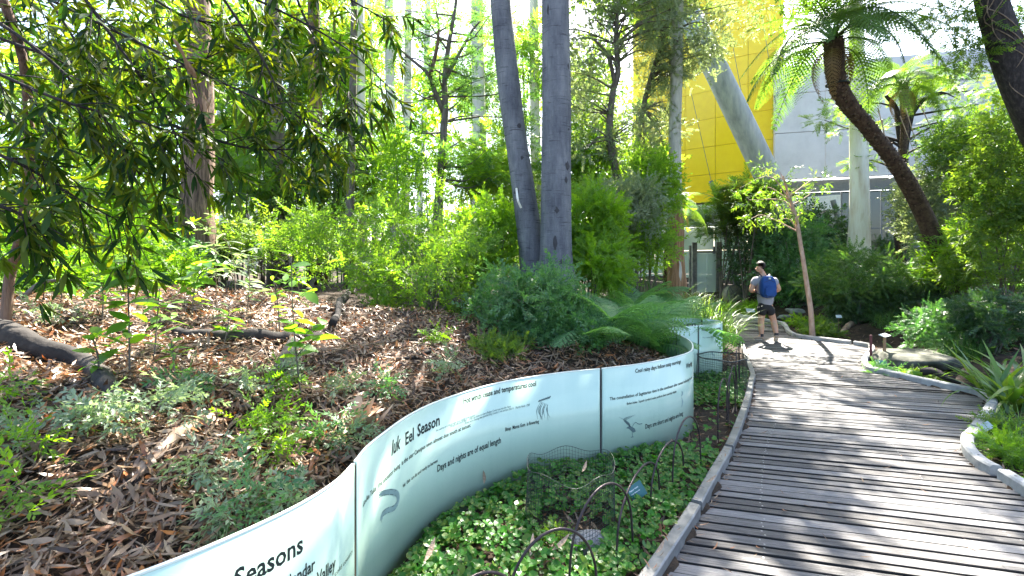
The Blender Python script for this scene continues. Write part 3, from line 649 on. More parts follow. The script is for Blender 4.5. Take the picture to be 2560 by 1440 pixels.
headc = J(1899, 669, .03); headt = J(1898, 662, .03); chin = J(1895.5, 677, .06); nose = J(1888.0, 671.0, .05)
lsh = J(1887.5, 698, .04); lel = J(1877, 728, .02); lwr = J(1888.5, 727, .22)
rsh = J(1935, 699, -.02); rel = J(1948, 724, -.05); rwr = J(1937, 729, .19)
lhip = J(1907, 763, .02); lkn = J(1902.5, 803, .10); lan = J(1903.5, 838, .05)
rhip = J(1922, 763, -.02); rkn = J(1934, 802, .02); ran = J(1941, 836, -.14)
lhe = J(1905.5, 846, .03); ltoe = J(1885, 847, .10); rhe = J(1942, 842, -.18); rtoe = J(1937, 855, -.04)
pers = empty('person', (pelvis[0], pelvis[1], 0), 'person walking away on the boardwalk in grey shirt and dark shorts, head turned left', 'person')
pers.location.z = 0.0
bv = [pelvis, waist, chest, neckb, neck, headc, headt, lsh, lel, lwr, rsh, rel, rwr, lhip, lkn, lan, rhip, rkn, ran, chin, nose, (lkn * .55 + lan * .45) , (rkn * .55 + ran * .45), lhe * .35 + ltoe * .65, rhe * .4 + rtoe * .6]
be = [(0, 1), (1, 2), (2, 3), (3, 4), (4, 5), (5, 6), (2, 7), (7, 8), (8, 9), (2, 10), (10, 11), (11, 12), (0, 13), (13, 14), (14, 21), (21, 15), (0, 16), (16, 17), (17, 22), (22, 18), (5, 19), (19, 20), (15, 23), (18, 24)]
br = [(.14, .11), (.125, .095), (.14, .10), .075, .07, (.112, .122), (.085, .095), .066, .052, .036, .066, .052, .036, .095, .068, .044, .095, .068, .044, .055, .018, .07, .07, .032, .032]
skinmesh('body', bv, be, br, M['skin'], pers)
# hands with fingers, closed in front of the chest
for (w, el, sd_) in ((lwr, lel, 1), (rwr, rel, -1)):
    d = nrm(w - el); up = np.array([0, 0, 1.]); sidev = nrm(np.cross(d, up)); palm = w + d * .085
    V = [w + d * .01, palm]; E = [(0, 1)]; R_ = [.026, (.036, .02)]
    for q, (off, ln) in enumerate(((-.028, .062), (-.009, .072), (.010, .067), (.028, .052))):
        k = len(V); a_ = palm + up * off; V += [a_, a_ + d * ln * .5 - sidev * sd_ * .012, a_ + d * ln * .75 - sidev * sd_ * .04]; E += [(1, k), (k, k + 1), (k + 1, k + 2)]; R_ += [.0095, .009, .008]
    k = len(V); V += [w + d * .035 + up * .032, w + d * .075 + up * .052 - sidev * sd_ * .02]; E += [(0, k), (k, k + 1)]; R_ += [.012, .009]
    skinmesh('hand', V, E, R_, M['skin'], pers, 1)
# ear, eyes
build('ear', tube(np.array([J(1898.5, 667.5, -.06), J(1899.5, 671, -.065), J(1898, 673.5, -.06)]), [.008, .014, .007], 6), M['skin'], pers, smooth=True)
build('eye', tube(np.array([J(1888.6, 669.6, .0), J(1889.6, 669.6, -.01)]), [.007, .009], 6), M['hair'], pers)
# shirt: torso and short sleeves
sv = [J(1914, 771), waist, chest, neckb, lsh, lsh * .36 + lel * .64, rsh, rsh * .36 + rel * .64]
skinmesh('shirt', sv, [(0, 1), (1, 2), (2, 3), (2, 4), (4, 5), (2, 6), (6, 7)], [.195, .195, .20, .085, .105, .09, .105, .09], M['shirt'], pers)
hv = [pelvis + [0, 0, .06], pelvis - [0, 0, .05], lhip - [0, 0, .03], lhip * .3 + lkn * .7, rhip - [0, 0, .03], rhip * .3 + rkn * .7]
skinmesh('shorts', hv, [(0, 1), (1, 2), (2, 3), (1, 4), (4, 5)], [.185, .19, .14, .135, .14, .135], M['shorts'], pers)
bm = bmesh.new(); bmesh.ops.create_uvsphere(bm, u_segments=20, v_segments=14, radius=1); hc = headc * .5 + headt * .5 + np.array([.022, -.012, .012])
for v in bm.verts:
    u = np.array(v.co); low = max(0, -u[2] - .1); f_ = 1 - .5 * low * (1 if u[0] < .3 else .4); u = u * f_ * (1 + .03 * noise.noise(v.co * 5))
    v.co = Vector(u * [.102, .112, .108] + hc - np.array(pers.location))
bmesh.ops.delete(bm, geom=[v for v in bm.verts if (v.co.z + pers.location.z - hc[2] < .03 and v.co.x + pers.location.x < hc[0] - .02) or v.co.z + pers.location.z - hc[2] < -.095], context='VERTS')
me = bpy.data.meshes.new('hair'); bm.to_mesh(me); bm.free(); me.materials.append(M['hair']); mobj('hair', me, pers)
for (an, he, to) in ((lan, lhe, ltoe), (ran, rhe, rtoe)):
    so = skinmesh('shoe', [an - [0, 0, .02], he, he * .5 + to * .5 + [0, 0, .02], to], [(0, 1), (1, 2), (2, 3)], [.05, .045, .047, .034], M['shoe'], pers)
    build('sole', tube(np.array([he - [0, 0, .03], he * .5 + to * .5 - [0, 0, .026], to - [0, 0, .02]]), [.04, .042, .032], 8, flat=.3), M['sole'], so)
    build('sock', tube(np.array([an + [0, 0, .035], an - [0, 0, .03]]), [.042, .047], 10), M['shoedark'], so)
# backpack, worn: a thing of its own
bc = J(1919.5, 717, -.23); pk = empty('backpack', bc, 'dark blue backpack worn by the walker', 'backpack')
bm = bmesh.new(); bmesh.ops.create_cube(bm, size=1.0); bmesh.ops.subdivide_edges(bm, edges=bm.edges[:], cuts=5, use_grid_fill=True)
for v in bm.verts:
    u = np.array(v.co) * 2; r4 = (np.abs(u) ** 4).sum() ** .25 if np.abs(u).max() > 0 else 1
    u = u / max(r4, 1e-6) * np.abs(u).max()
    tz = u[2]; wx = .165 * (1 - .22 * max(0, tz) ** 2) ; wy = .10 * (1 - .35 * max(0, tz) - .1 * max(0, -tz))
    v.co = Vector((u[0] * wx + tz * -.02, u[1] * wy - .02 * tz, tz * .245))
me = bpy.data.meshes.new('bag'); bm.to_mesh(me); bm.free(); me.materials.append(M['pack'])
for p in me.polygons: p.use_smooth = True
mobj('bag', me, pk)
bm = bmesh.new(); bmesh.ops.create_cube(bm, size=1.0); bmesh.ops.bevel(bm, geom=bm.edges[:], offset=.12, segments=2, affect='EDGES')
me = bpy.data.meshes.new('front_pocket'); bm.to_mesh(me); bm.free(); me.transform(Matrix.Diagonal((.24, .05, .20, 1))); me.materials.append(M['pack'])
o = mobj('front_pocket', me, pk, (0.01, -.095, -.09))
build('zip', tube(np.array([bc + [-.12, -.085, .10], bc + [0, -.088, .15], bc + [.10, -.085, .10]]), .006, 6), M['packdark'], pk)
build('badge', box(bc + [-.005, -.088, .185], (.05, .01, .035)), M['pale_plate'], pk)
for sg, sh in ((-1, lsh), (1, rsh)):
    build('strap', tube(catmull([bc + [sg * .07, .07, .20], sh * .55 + neckb * .45 + [0, 0, .075], sh * .6 + chest * .4 + [0, .17, .0], bc + [sg * .15, .2, -.12], bc + [sg * .15, .05, -.17]], 20), .017, 6, flat=.5), M['packdark'], pk)
build('haul_loop', tube(catmull([bc + [-.03, .03, .235], bc + [0, .03, .275], bc + [.03, .03, .235]], 8), .008, 6), M['packdark'], pk)
# ------------------------------------------------------------------ museum building behind the trees
M['yellow'] = noisemat('yellow_panel_paint', [(.84, .56, .003), (.90, .62, .004), (.93, .66, .006)], 3, rough=.32, bump=.03, objrand=.25, spec=.5)
M['concrete'] = noisemat('pale_grey_wall', [(.50, .49, .50), (.60, .59, .60), (.66, .65, .66)], 1.6, rough=.8, bump=.12, objrand=.15)
M['white'] = flatmat('white_fascia', (.72, .72, .70), .6)
M['steel'] = noisemat('slanted_column', [(.22, .24, .27), (.34, .36, .39), (.46, .47, .48)], 1.5, (3, 3, .6), rough=.6, bump=.2)
M['darksteel'] = flatmat('dark_steel', (.13, .14, .14), .5, .3)
m, t, b = newmat('pale_green_glazing'); b.inputs['Base Color'].default_value = (.42, .52, .44, 1); b.inputs['Roughness'].default_value = .12; b.inputs['Specular IOR Level'].default_value = .8; M['glaze'] = m
m, t, b = newmat('dark_glazing'); b.inputs['Base Color'].default_value = (.018, .03, .028, 1); b.inputs['Roughness'].default_value = .05; b.inputs['Specular IOR Level'].default_value = .7; M['darkglaze'] = m
B = empty('museum_building', (11, 22, 0), 'museum building with a huge yellow panelled wall, grey wall and dark glazing behind the trees', 'building')
def slab(p0, p1, z0, z1, dep, slant=0.0):
    """upright panel between two plan points, front face on the line, thickness behind it; slant leans the top sideways along the wall"""
    p0, p1 = np.array(p0), np.array(p1); d = nrm(p1 - p0); n_ = np.array([-d[1], d[0]]);
    if n_[1] < 0: n_ = -n_
    q = [p0, p1, p1 + n_ * dep, p0 + n_ * dep]
    V = np.array([[*a_, z0] for a_ in q] + [[*a_, z1] for a_ in q])
    return V, np.array([[0, 3, 2, 1], [4, 5, 6, 7], [0, 1, 5, 4], [1, 2, 6, 5], [2, 3, 7, 6], [3, 0, 4, 7]])
yd = nrm(np.array([1.39, -1.0])); y0 = np.array([6.6, 24.87]); cw, rh = 1.42, 1.36
for r_ in range(8):
    zb = 4.75 + r_ * rh
    for q in range(5):
        jig = .0
        a_ = y0 + yd * (q * cw + .008); b_ = y0 + yd * ((q + 1) * cw - .008)
        bow = lambda p: p + np.array([-.2, -.28]) * (1 - ((np.dot(p - y0, yd) - 3.55) / 3.55) ** 2) * .9
        build('yellow_panel', slab(bow(a_), bow(b_), zb + .008, zb + rh - .008, .05), M['yellow'], B)
bk = y0 + np.array([.10, .14]); build('backing_wall', slab(bk + yd * .1, bk + yd * 7.0, 4.7, 4.75 + 8 * rh, .2), M['darksteel'], B)
build('fascia', slab(bk - yd * 2 + [-.35, -.5], bk + yd * 9.2 + [-.35, -.5], 4.02, 4.64, .6), M['white'], B)
build('fascia', slab(bk - yd * 2 + [-.2, -.3], bk + yd * 9.2 + [-.2, -.3], 3.62, 4.0, .6), M['concrete'], B)
for q in range(7):
    a_ = bk + [.25, .3] + yd * (q * 1.5 - 2.0 + .015); b_ = a_ + yd * 1.47
    for z0, z1 in ((-.3, 1.18), (1.21, 2.4), (2.43, 3.6)): build('glass_pane', slab(a_, b_, z0, z1, .03), M['glaze'], B)
# thin tie cables in front of the yellow wall
for (x0, r0, x1, r1) in ((1822, 60, 1880, 372), (1724, 215, 1782, 470), (1640, 240, 1672, 470), (1905, 40, 1940, 260)):
    build('cable', tube(np.array([P(x0, r0, 20.6), P(x1, r1, 20.2)]), .012, 5), M['darksteel'], B)
# grey wall to the right, in large panels
w0, w1 = np.array([11.9, 20.6]), np.array([25.5, 17.2]); wd = nrm(w1 - w0); wl = np.linalg.norm(w1 - w0)
for q in range(7):
    a_ = w0 + wd * (q * wl / 7 + .01); b_ = w0 + wd * ((q + 1) * wl / 7 - .01)
    for z0, z1 in ((5.55, 7.6), (7.63, 9.35), (9.38, 10.6)): build('wall_panel', slab(a_, b_, z0, z1, .25), M['concrete'], B)
build('beam', slab(w0 + [0, .35], w1 + [0, .35], 5.0, 5.5, .3), M['darksteel'], B)
for q in range(9):
    a_ = w0 + [0, .8] + wd * (q * wl / 9 + .03); b_ = a_ + wd * (wl / 9 - .06)
    for z0, z1 in ((-.2, 1.5), (1.54, 3.3), (3.34, 5.0)): build('dark_pane', slab(a_, b_, z0, z1, .03), M['darkglaze'], B)
    build('mullion', slab(a_ - wd * .05 - [0, .03], a_ + wd * -.0 - [0, .03], -.2, 5.0, .1), M['darksteel'], B)
for z in (1.52, 3.32): build('transom', slab(w0 + [0, .76], w1 + [0, .76], z - .025, z + .025, .03), M['darksteel'], B)
def column(pts, Y, w0_, w1_, mat, lab, name='slanted_column', k=20, yy=None):
    n = len(pts); yy = yy or [Y] * n
    path = catmull(np.array([P(px, py, y) for (px, py), y in zip(pts, yy)]), 12)
    o = build(name, tube(path, np.linspace(w0_, w1_, 12) / FX * Y / 2, k), mat, smooth=True, loc=path[-1]); return tag(o, lab, 'column', 'slanted building columns')
column([(1725, 40), (1900, 402), (1952, 520), (1985, 590)], 18.5, 56, 64, M['steel'], 'thick pale slanted column crossing in front of the yellow wall')
column([(1777, 452), (1800, 525), (1836, 690), (1845, 745)], 18.2, 10, 13, M['darksteel'], 'thin dark slanted pole below the yellow wall', 'slanted_pole', 8)
column([(2238, 455), (2270, 550), (2302, 655)], 16.8, 12, 15, M['steel'], 'thin pale slanted pole behind the leaning tree fern trunk', 'slanted_pole', 8)
column([(2082, 500), (2098, 560), (2110, 620)], 17.5, 12, 14, M['darksteel'], 'short dark slanted pole left of the white gum trunk', 'slanted_pole', 8)
# glazed gate-like frame beside the path
gt = empty('glazed_frame', P(1765, 750, 19.2), 'tall steel framed glass screen standing behind the grass clump', 'glass frame')
for (px, top, w) in ((1736, 606, 12), (1727, 614, 9), (1797, 605, 14), (1787, 616, 9)):
    Y = 19.2 if w > 10 else 20.0
    a_ = P(px, top, Y); build('post', box((a_[0], Y, (a_[2] + 0) / 2 + .1), (w / FX * Y, .09, a_[2] - .2)), M['bronze2'] if 'bronze2' in M else M['kerbsteel'], gt)
a_, b_ = P(1738, 630, 19.2), P(1795, 630, 19.2)
build('top_rail', box(((a_[0] + b_[0]) / 2, 19.2, a_[2]), (b_[0] - a_[0], .07, .07)), M['kerbsteel'], gt)
m, t, b = newmat('clear_glazing'); b.inputs['Base Color'].default_value = (.75, .85, .82, 1); b.inputs['Roughness'].default_value = .06
L = t.links; trb = N(t, 'ShaderNodeBsdfTransparent'); trb.inputs[0].default_value = (.82, .92, .90, 1); mxs = N(t, 'ShaderNodeMixShader'); mxs.inputs[0].default_value = .45
L.new(b.outputs[0], mxs.inputs[1]); L.new(trb.outputs[0], mxs.inputs[2]); L.new(mxs.outputs[0], t.nodes['Material Output'].inputs['Surface']); M['clear'] = m
for (l, r_) in ((1742, 1767), (1768, 1791)):
    a_, b_ = P(l, 634, 19.2), P(r_, 760, 19.2); build('pane', box(((a_[0] + b_[0]) / 2, 19.22, (a_[2] + .25) / 2), (b_[0] - a_[0], .02, a_[2] - .25)), M['clear'], gt)
# round weathered fan beside the path
fc = P(1831, 737, 17.5); fan = empty('drum_fan', (fc[0], fc[1], .2), 'round weathered metal fan disc on short timber feet beside the path', 'fan')
M['fanmetal'] = noisemat('mossy_metal', [(.10, .10, .06), (.19, .18, .13), (.28, .27, .19), (.16, .18, .06)], 4, rough=.7, bump=.3)
ax = nrm(np.array([.35, -1, .1])); fr = .38
build('drum', tube(np.array([fc + ax * .10, fc + ax * .09, fc - ax * .12]), [fr, fr * 1.02, fr * 1.02], 32), M['fanmetal'], fan, smooth=False)
e1 = nrm(np.cross(ax, [0, 0, 1])); e2 = np.cross(ax, e1)
ring = lambda r_, off, th_: tube(np.array([fc + ax * off + r_ * (math.cos(a_) * e1 + math.sin(a_) * e2) for a_ in np.linspace(0, 2 * math.pi, 37)]), th_, 6, cap=False)
build('rim', ring(fr, .115, .016), M['darksteel'], fan); build('guard_ring', join([ring(r_, .13, .005) for r_ in (.11, .19, .25)]), M['darksteel'], fan)
build('hub', tube(np.array([fc + ax * .10, fc + ax * .16]), .05, 14), M['darksteel'], fan)
for q in range(5):
    a_ = q * 2 * math.pi / 5 + .3; d_ = math.cos(a_) * e1 + math.sin(a_) * e2
    build('spoke', tube(np.array([fc + ax * .12 + d_ * .04, fc + ax * .12 + d_ * fr]), .009, 5), M['darksteel'], fan)
for off in (-.22, .2):
    f_ = fc + e1 * off; build('foot', box((f_[0], f_[1], (fc[2] - .26) / 2 + .02), (.07, .16, fc[2] - .2)), M['stakewood'], fan)
# low rail fence at the back
rf = empty('low_fence', P(1940, 700, 18.4), 'low dark rail fence in front of the dark glazing behind the walker', 'fence')
for row in (704, 716): build('rail', tube(np.array([P(1840, row, 18.6), P(1950, row + 5, 18.3), P(2010, row + 9, 18.0)]), .02, 6), M['darksteel'], rf)
for px in (1848, 1900, 1958, 2005):
    a_ = P(px, 704, 18.4); build('post', box((a_[0], a_[1], a_[2] / 2 + .05), (.05, .05, a_[2] + .1)), M['darksteel'], rf)
# ------------------------------------------------------------------ leaf sprays
LQ = leaf_q(1, .42); LN = leaf_q(1, .16); LB = leaf_q(1, .5); LL_ = leaf_q(1, .2, .03, -.18)
SPR = {
 'round': spray(LQ, .19, 11, .046, 1.0, .1, False, 1),
 'fine': spray(leaf_q(1, .40), .14, 9, .029, 1.0, .15, True, 2),
 'broad': spray(LB, .22, 8, .085, 1.0, .2, False, 3),
 'lance': spray(LL_, .26, 9, .125, .75, .35, False, 4, .35),
 'droop': spray(LL_, .30, 8, .15, .5, 1.0, False, 5, .4),
 'feather': spray(leaf_q(1, .19, .01, 0), .22, 10, .08, 1.15, .15, True, 6, .08),
 'mass': spray(LB, .34, 9, .14, 1.0, .25, False, 7, .4),
}
def ell(g, c, r, n, shell=.55, cut=None):
    """n points in an ellipsoid, crowded towards its surface, over the lower cut left out"""
    u = nrm(g.normal(0, 1, (n, 3))); rad = g.random(n) ** (1 / 3.0); rad = shell + (1 - shell) * rad if shell < 1 else rad
    if cut is not None: u[:, 2] = np.where(u[:, 2] < cut, -u[:, 2], u[:, 2])
    return np.asarray(c) + u * rad[:, None] * np.asarray(r), u
def crown(clusters, kind, per, seed, size=1.0, up=.3, flat=1.0, squash=.7, hang=0.0):
    """leaf sprays round the cluster centres [(centre, radius)], at twig ends pointing outward"""
    g = rng(seed); T = SPR[kind]; Ps, Xs, Zs, Ss = [], [], [], []
    for (c, r) in clusters:
        n = max(3, int(per * g.uniform(.7, 1.3)))
        u = nrm(g.normal(0, 1, (n, 3))); rad = (.25 + .75 * g.random(n) ** .6) * r
        p = np.asarray(c) + u * rad[:, None] * np.array([1, 1, squash])
        x = u * .8 + g.normal(0, .45, (n, 3)); x[:, 2] = x[:, 2] * flat - hang + g.normal(0, .15, n)
        z = np.tile([0, 0, 1.0], (n, 1)) * (up + .5 if flat < .6 else up) + g.normal(0, .6, (n, 3)) * (1 if flat > .6 else .4)
        Ps.append(p); Xs.append(x); Zs.append(z); Ss.append(size * g.uniform(.75, 1.25, n))
    return scatter(T, np.concatenate(Ps), np.concatenate(Xs), np.concatenate(Zs), np.concatenate(Ss), g)
def limbs(base_path, base_r, clusters, seed, r0=None, k=5, sag=.1, start=.3):
    """limbs from the trunk to the cluster centres"""
    g = rng(seed); out = []; n = len(base_path)
    for (c, r) in clusters:
        c = np.asarray(c); i0 = int(start * n)
        dist = np.linalg.norm(base_path[i0:] - c, axis=1) + .7 * np.maximum(base_path[i0:, 2] - c[2] + .3, 0) * 2
        j = i0 + int(np.argmin(dist)); a_ = base_path[j]; L = np.linalg.norm(c - a_)
        if L < .05: continue
        md = (a_ + c) / 2 + g.normal(0, .10 * L, 3) + [0, 0, sag * L]
        rr = min(base_r[j] * .55, r0 or (.012 + .012 * L))
        out.append(tube(catmull([a_, md, c], 8), np.linspace(rr, max(.003, rr * .2), 8), k, cap=False))
    return out
def clus(c, r, K, rc, seed, shell=.4, cut=None):
    g = rng(seed); p, _ = ell(g, c, r, K, shell, cut); p = np.asarray(c) + (p - np.asarray(c)) * (1 + .16 * g.normal(0, 1, (K, 1))); return [(q, rc * g.uniform(.5, 1.5)) for q in p]
def shrub(name, px, py, hw, hh, Y, kind, mat, per, K, rc, seed, lab, cat='shrub', group=None, base=None, stem='midbark', size=1.0, shell=.45, nst=5, cut=None, flat=1.0, depth=None, hang=0.0, dens=.8):
    """bush seen centred on a photo pixel, half extents in photo pixels, at distance Y"""
    c = P(px, py, Y); rx, rz = hw / FX * Y, hh / FX * Y
    gxy = base or (c[0], c[1]); b0 = np.array([gxy[0], gxy[1], gz1(*gxy)])
    e_ = empty(name, b0, lab, cat, group)
    g = rng(seed); cl = clus(c, (rx, depth or min(rx, rz * 1.6), rz), K, rc, seed, shell, cut)
    cl = [(np.array([q[0], q[1], max(q[2], gz1(q[0], q[1]) + .04)]), r) for q, r in cl]
    V, F, r_ = crown(cl, kind, per * (.52 if mat in ('lime', 'bright') and kind in ('round', 'fine') else dens), seed + 1, size * (1.5 if mat in ('lime', 'bright') else 1.22), flat=flat, hang=hang)
    build('crown', (V, F), M[mat], e_, r_)
    st_ = []
    for q in range(nst):
        a_ = b0 + [g.normal(0, .06), g.normal(0, .06), -.05]; tgt = cl[g.integers(len(cl))][0]
        md = (a_ + tgt) / 2 + [0, 0, .15 * rz]; pth = catmull([a_, md, tgt], 10)
        st_.append(tube(pth, np.linspace(.013, .003, 10) * (Y / 7 + .3), 5))
        st_ += limbs(pth, np.linspace(.012, .003, 10), cl[q::nst], seed + q, .006 * (Y / 7 + .2), 4, start=.2)
    build('stem', join(st_), M[stem], e_, smooth=True)
    return e_
def trunkpath(pts, Y, n=26, foot=True, yy=None):
    yy = yy or [Y] * len(pts)
    p = catmull(np.array([P(a_, b_, y) for (a_, b_), y in zip(pts, yy)]), n)
    if foot and p[0, 2] > -9:
        g0 = gz1(p[0, 0], p[0, 1]); p = np.vstack([[p[0, 0], p[0, 1], min(p[0, 2], g0) - .12], p]) if p[0, 2] > g0 - .1 else p
    return p
def tree(name, pts, Y, w, mat, lab, crowns=(), cat='tree', group=None, seed=1, k=12, flare=1.25, yy=None, limbr=None, wob=.035, extra=None, start=.35, n=30, sag=.1, lsub=None):
    """trunk through photo pixels; w = widths in photo pixels along it; crowns = [(clusters, kind, mat, per, size, kwargs)]"""
    p = trunkpath(pts, Y, n, yy=yy); m_ = len(p)
    rr = np.interp(np.linspace(0, 1, m_), np.linspace(0, 1, len(w)), w) / FX * p[:, 1] / 2
    rr = rr * (1 + (flare - 1) * np.exp(-np.arange(m_) / 1.6))
    e_ = empty(name, p[0] + [0, 0, .1], lab, cat, group)
    tr = build('trunk', tube(p, rr, k, wob=wob, seed=seed), M[mat], e_, smooth=True)
    if extra: extra(e_, p, rr)
    for q, (cl, kind, cm, per, size, kw) in enumerate(crowns):
        V, F, r_ = crown(cl, kind, per, seed * 7 + q, size, **kw); build('crown', (V, F), M[cm], e_, r_)
        ls_ = lsub or (3 if start >= .7 else 1); lb = limbs(p, rr, cl[::ls_], seed + q, limbr or (.018 if start >= .7 else None), start=start, sag=sag)
        if lb: build('branches', join(lb), M[mat], e_, smooth=True)
    return e_, p, rr
def shadow_xy(c):  # where a point's shadow falls on the boardwalk plane
    c = np.asarray(c); t_ = c[..., 2:3] / SV[2]; return c[..., :2] - t_ * np.array([SV[0], SV[1]])
LIT = [(1890, 842, 75, 28), (2050, 945, 95, 38), (2190, 960, 60, 22), (2330, 985, 110, 24), (2115, 1172, 62, 46), (2400, 1120, 130, 60), (2500, 1250, 120, 70), (2080, 1405, 70, 36), (1860, 1000, 26, 26), (1990, 1015, 70, 14)]
def keep_light(cl, r=.5):
    """crown clusters whose shadow would fall on the sunny patches of the boardwalk are left out"""
    out = []
    for c, rc in cl:
        x, y = shadow_xy(c)
        ok = True
        if 1 < y < 22:
            px = CX + FX * x / y; py = H0 + FX * CAMZ / y; mg = (rc * .5 + .28) * FX / y; mv = mg * CAMZ / y * 1.1
            for (a_, b_, ha, hb) in LIT:
                if ((px - a_) / (ha + mg)) ** 2 + ((py - b_) / (hb + mv)) ** 2 < 1: ok = False; break
        if ok: out.append((c, rc))
    return out
# ------------------------------------------------------------------ trees
def knots(spec):
    def f(e_, p, rr):
        for (px, py, wd, hg) in spec:
            Y = p[0, 1]; z = P(px, py, Y)[2]; i = int(np.argmin(abs(p[:, 2] - z))); c = p[i]; r = rr[i]
            dx = np.clip((P(px, py, Y)[0] - c[0]) / r, -.96, .96); q = np.array([c[0] + dx * r, c[1] - math.sqrt(1 - dx * dx) * r, z])
            nn = nrm(np.array([dx, -math.sqrt(1 - dx * dx), 0])); tt = np.array([-nn[1], nn[0], 0])
            bm = bmesh.new(); bmesh.ops.create_icosphere(bm, subdivisions=2, radius=1)
            for v in bm.verts:
                u = np.array(v.co) * (1 + .9 * noise.noise(v.co * 2.3 + Vector((px, py, 0))))
                v.co = Vector(q - np.array(e_.location) + tt * u[0] * wd * .62 / FX * Y / 2 + nn * u[1] * .006 + np.array([0, 0, u[2] * hg * .62 / FX * Y / 2]))
            me = bpy.data.meshes.new('bark_scar'); bm.to_mesh(me); bm.free(); me.materials.append(M['knot']); mobj('bark_scar', me, e_)
    return f
def high(cx, cy, cz, rx, ry, rz, K, rc, seed, shell=.2): return keep_light(clus((cx, cy, cz), (rx, ry, rz), K, rc, seed, shell))
# two grey trunks in the middle; their crowns stand above the picture
tree('gum_tree', [(1390, 712), (1390, 600), (1390, 420), (1391, 250), (1389, 60), (1388, -150), (1384, -500), (1390, -800)], 7.5, [86, 78, 74, 72, 70, 66, 54, 30], 'greybark',
     'straight thick grey trunk in the middle, the right one of the close pair', [(high(1.6, 8.6, 10.4, 2.6, 2.2, 1.6, 30, .62, 11), 'mass', 'mid', 20, 1.0, {})], seed=3, k=22, start=.75, wob=.02, flare=1.45,
     extra=knots([(1427, 238, 14, 26), (1425, 300, 10, 16), (1424, 372, 16, 26), (1415, 420, 22, 30), (1412, 455, 14, 26), (1418, 175, 8, 20), (1388, 530, 16, 26), (1384, 610, 14, 50), (1398, 655, 22, 18), (1428, 632, 8, 16), (1368, 40, 10, 40), (1420, 330, 18, 10)]))
tree('gum_tree', [(1338, 705), (1326, 600), (1308, 470), (1287, 330), (1272, 210), (1256, 60), (1246, -60), (1220, -400), (1200, -700)], 7.9, [68, 62, 58, 54, 56, 52, 50, 40, 22], 'greybark',
     'leaning grey trunk in the middle, the left one of the close pair', [(high(.1, 9.3, 10.2, 2.4, 2.2, 1.5, 9, .62, 12), 'mass', 'mid', 20, 1.0, {})], seed=4, k=20, start=.75, wob=.022, flare=1.4,
     extra=knots([(1290, 480, 26, 24), (1298, 322, 16, 20), (1305, 400, 14, 14)]))
# strip of bark hanging from the leaning trunk
o = build('bark_strip', tube(catmull([P(1291, 470, 7.6), P(1295, 500, 7.55), P(1303, 520, 7.6)], 8), [.02, .045, .012][0:1] * 8, 5, flat=.25), M['whitebark'], loc=P(1295, 500, 7.6)); tag(o, 'pale flake of bark hanging on the leaning grey trunk', 'bark')
# trees on the left
tree('gum_tree', [(487, 566), (494, 470), (499, 330), (502, 200), (497, 60), (490, -120), (480, -400)], 9.2, [84, 72, 62, 56, 52, 48, 30], 'brownbark', 'thick rough brown trunk with shaggy bark among the leaves on the left',
     [(high(-4.6, 10.4, 9.6, 2.8, 2.4, 1.6, 10, .7, 13), 'mass', 'mid', 18, 1.0, {})], seed=5, k=16, wob=.07, start=.7)
for q, (a_, b_, c_) in enumerate((((475, 215), (485, 300), (478, 350)), ((508, 230), (515, 290), (508, 330)), ((530, 235), (520, 260), (512, 290)))):
    o = build('bark_strip', tube(catmull([P(*a_, 8.85), P(*b_, 8.75), P(*c_, 8.85)], 10), np.array([.02, .05, .06, .06, .055, .05, .04, .03, .02, .01]), 5, flat=.25), M['orangebark'], loc=P(*b_, 8.8))
    tag(o, ['long strip of orange bark peeling on the left of the thick brown trunk', 'middle strip of orange bark peeling from the thick brown trunk', 'short strip of orange bark peeling at the right of the thick brown trunk'][q], 'bark', 'peeling bark strips')
tree('gum_tree', [(793, 548), (791, 420), (790, 280), (786, 120), (783, -60), (780, -260)], 14, [40, 34, 31, 28, 26, 18], 'brownbark', 'straight brown trunk with orange patches left of the slim grey trunk',
     [(high(-6.6, 15, 12.5, 2.4, 2.2, 1.6, 5, .9, 14), 'mass', 'mid', 16, 1.2, {})], seed=6, wob=.05, start=.7)
tree('gum_tree', [(695, 560), (692, 420), (686, 240), (680, 60), (676, -120)], 13, [42, 40, 38, 36, 24], 'midbark', 'dark grey brown trunk between the thick brown trunk and the orange patched trunk',
     [(high(-7.0, 13.6, 11.5, 2.2, 2.2, 1.6, 5, .9, 15), 'mass', 'mid', 16, 1.2, {})], seed=7, start=.7)
tree('gum_tree', [(874, 560), (876, 470), (880, 330), (883, 180), (886, 0), (888, -200)], 11.5, [22, 20, 19, 18, 16, 10], 'midbark', 'slim straight grey trunk rising behind the lime shrub',
     [(high(-3.6, 12.4, 10.6, 2.2, 2.0, 1.5, 5, .75, 16), 'mass', 'mid', 16, 1.1, {})], seed=8, start=.7, wob=.02)
FT = [(1206, 34, 14), (1342, 26, 15), (985, 24, 14.5), (1012, 20, 15.5), (908, 20, 15), (938, 14, 16), (725, 18, 15.5), (622, 12, 24), (1046, 16, 28), (1180, 12, 29), (650, 20, 28), (858, 15, 30), (560, 18, 27)]
FL = ['widest pale far trunk just left of the leaning grey trunk', 'pale far trunk seen between the two grey trunks', 'pale far trunk left of the wattle, with dark marks low down', 'pale far trunk hard against the left of the wattle stem',
      'pale far trunk just right of the slim grey trunk', 'thin pale far trunk second right of the slim grey trunk', 'pale far trunk just left of the orange patched brown trunk', 'thinnest pale far trunk right of the thick brown trunk',
      'thin pale far trunk just left of the wattle fork', 'thin pale far trunk between the wattle and the widest pale trunk', 'pale far trunk behind the dark grey brown trunk', 'thin pale far trunk just left of the slim grey trunk', 'pale far trunk just right of the thick brown trunk']
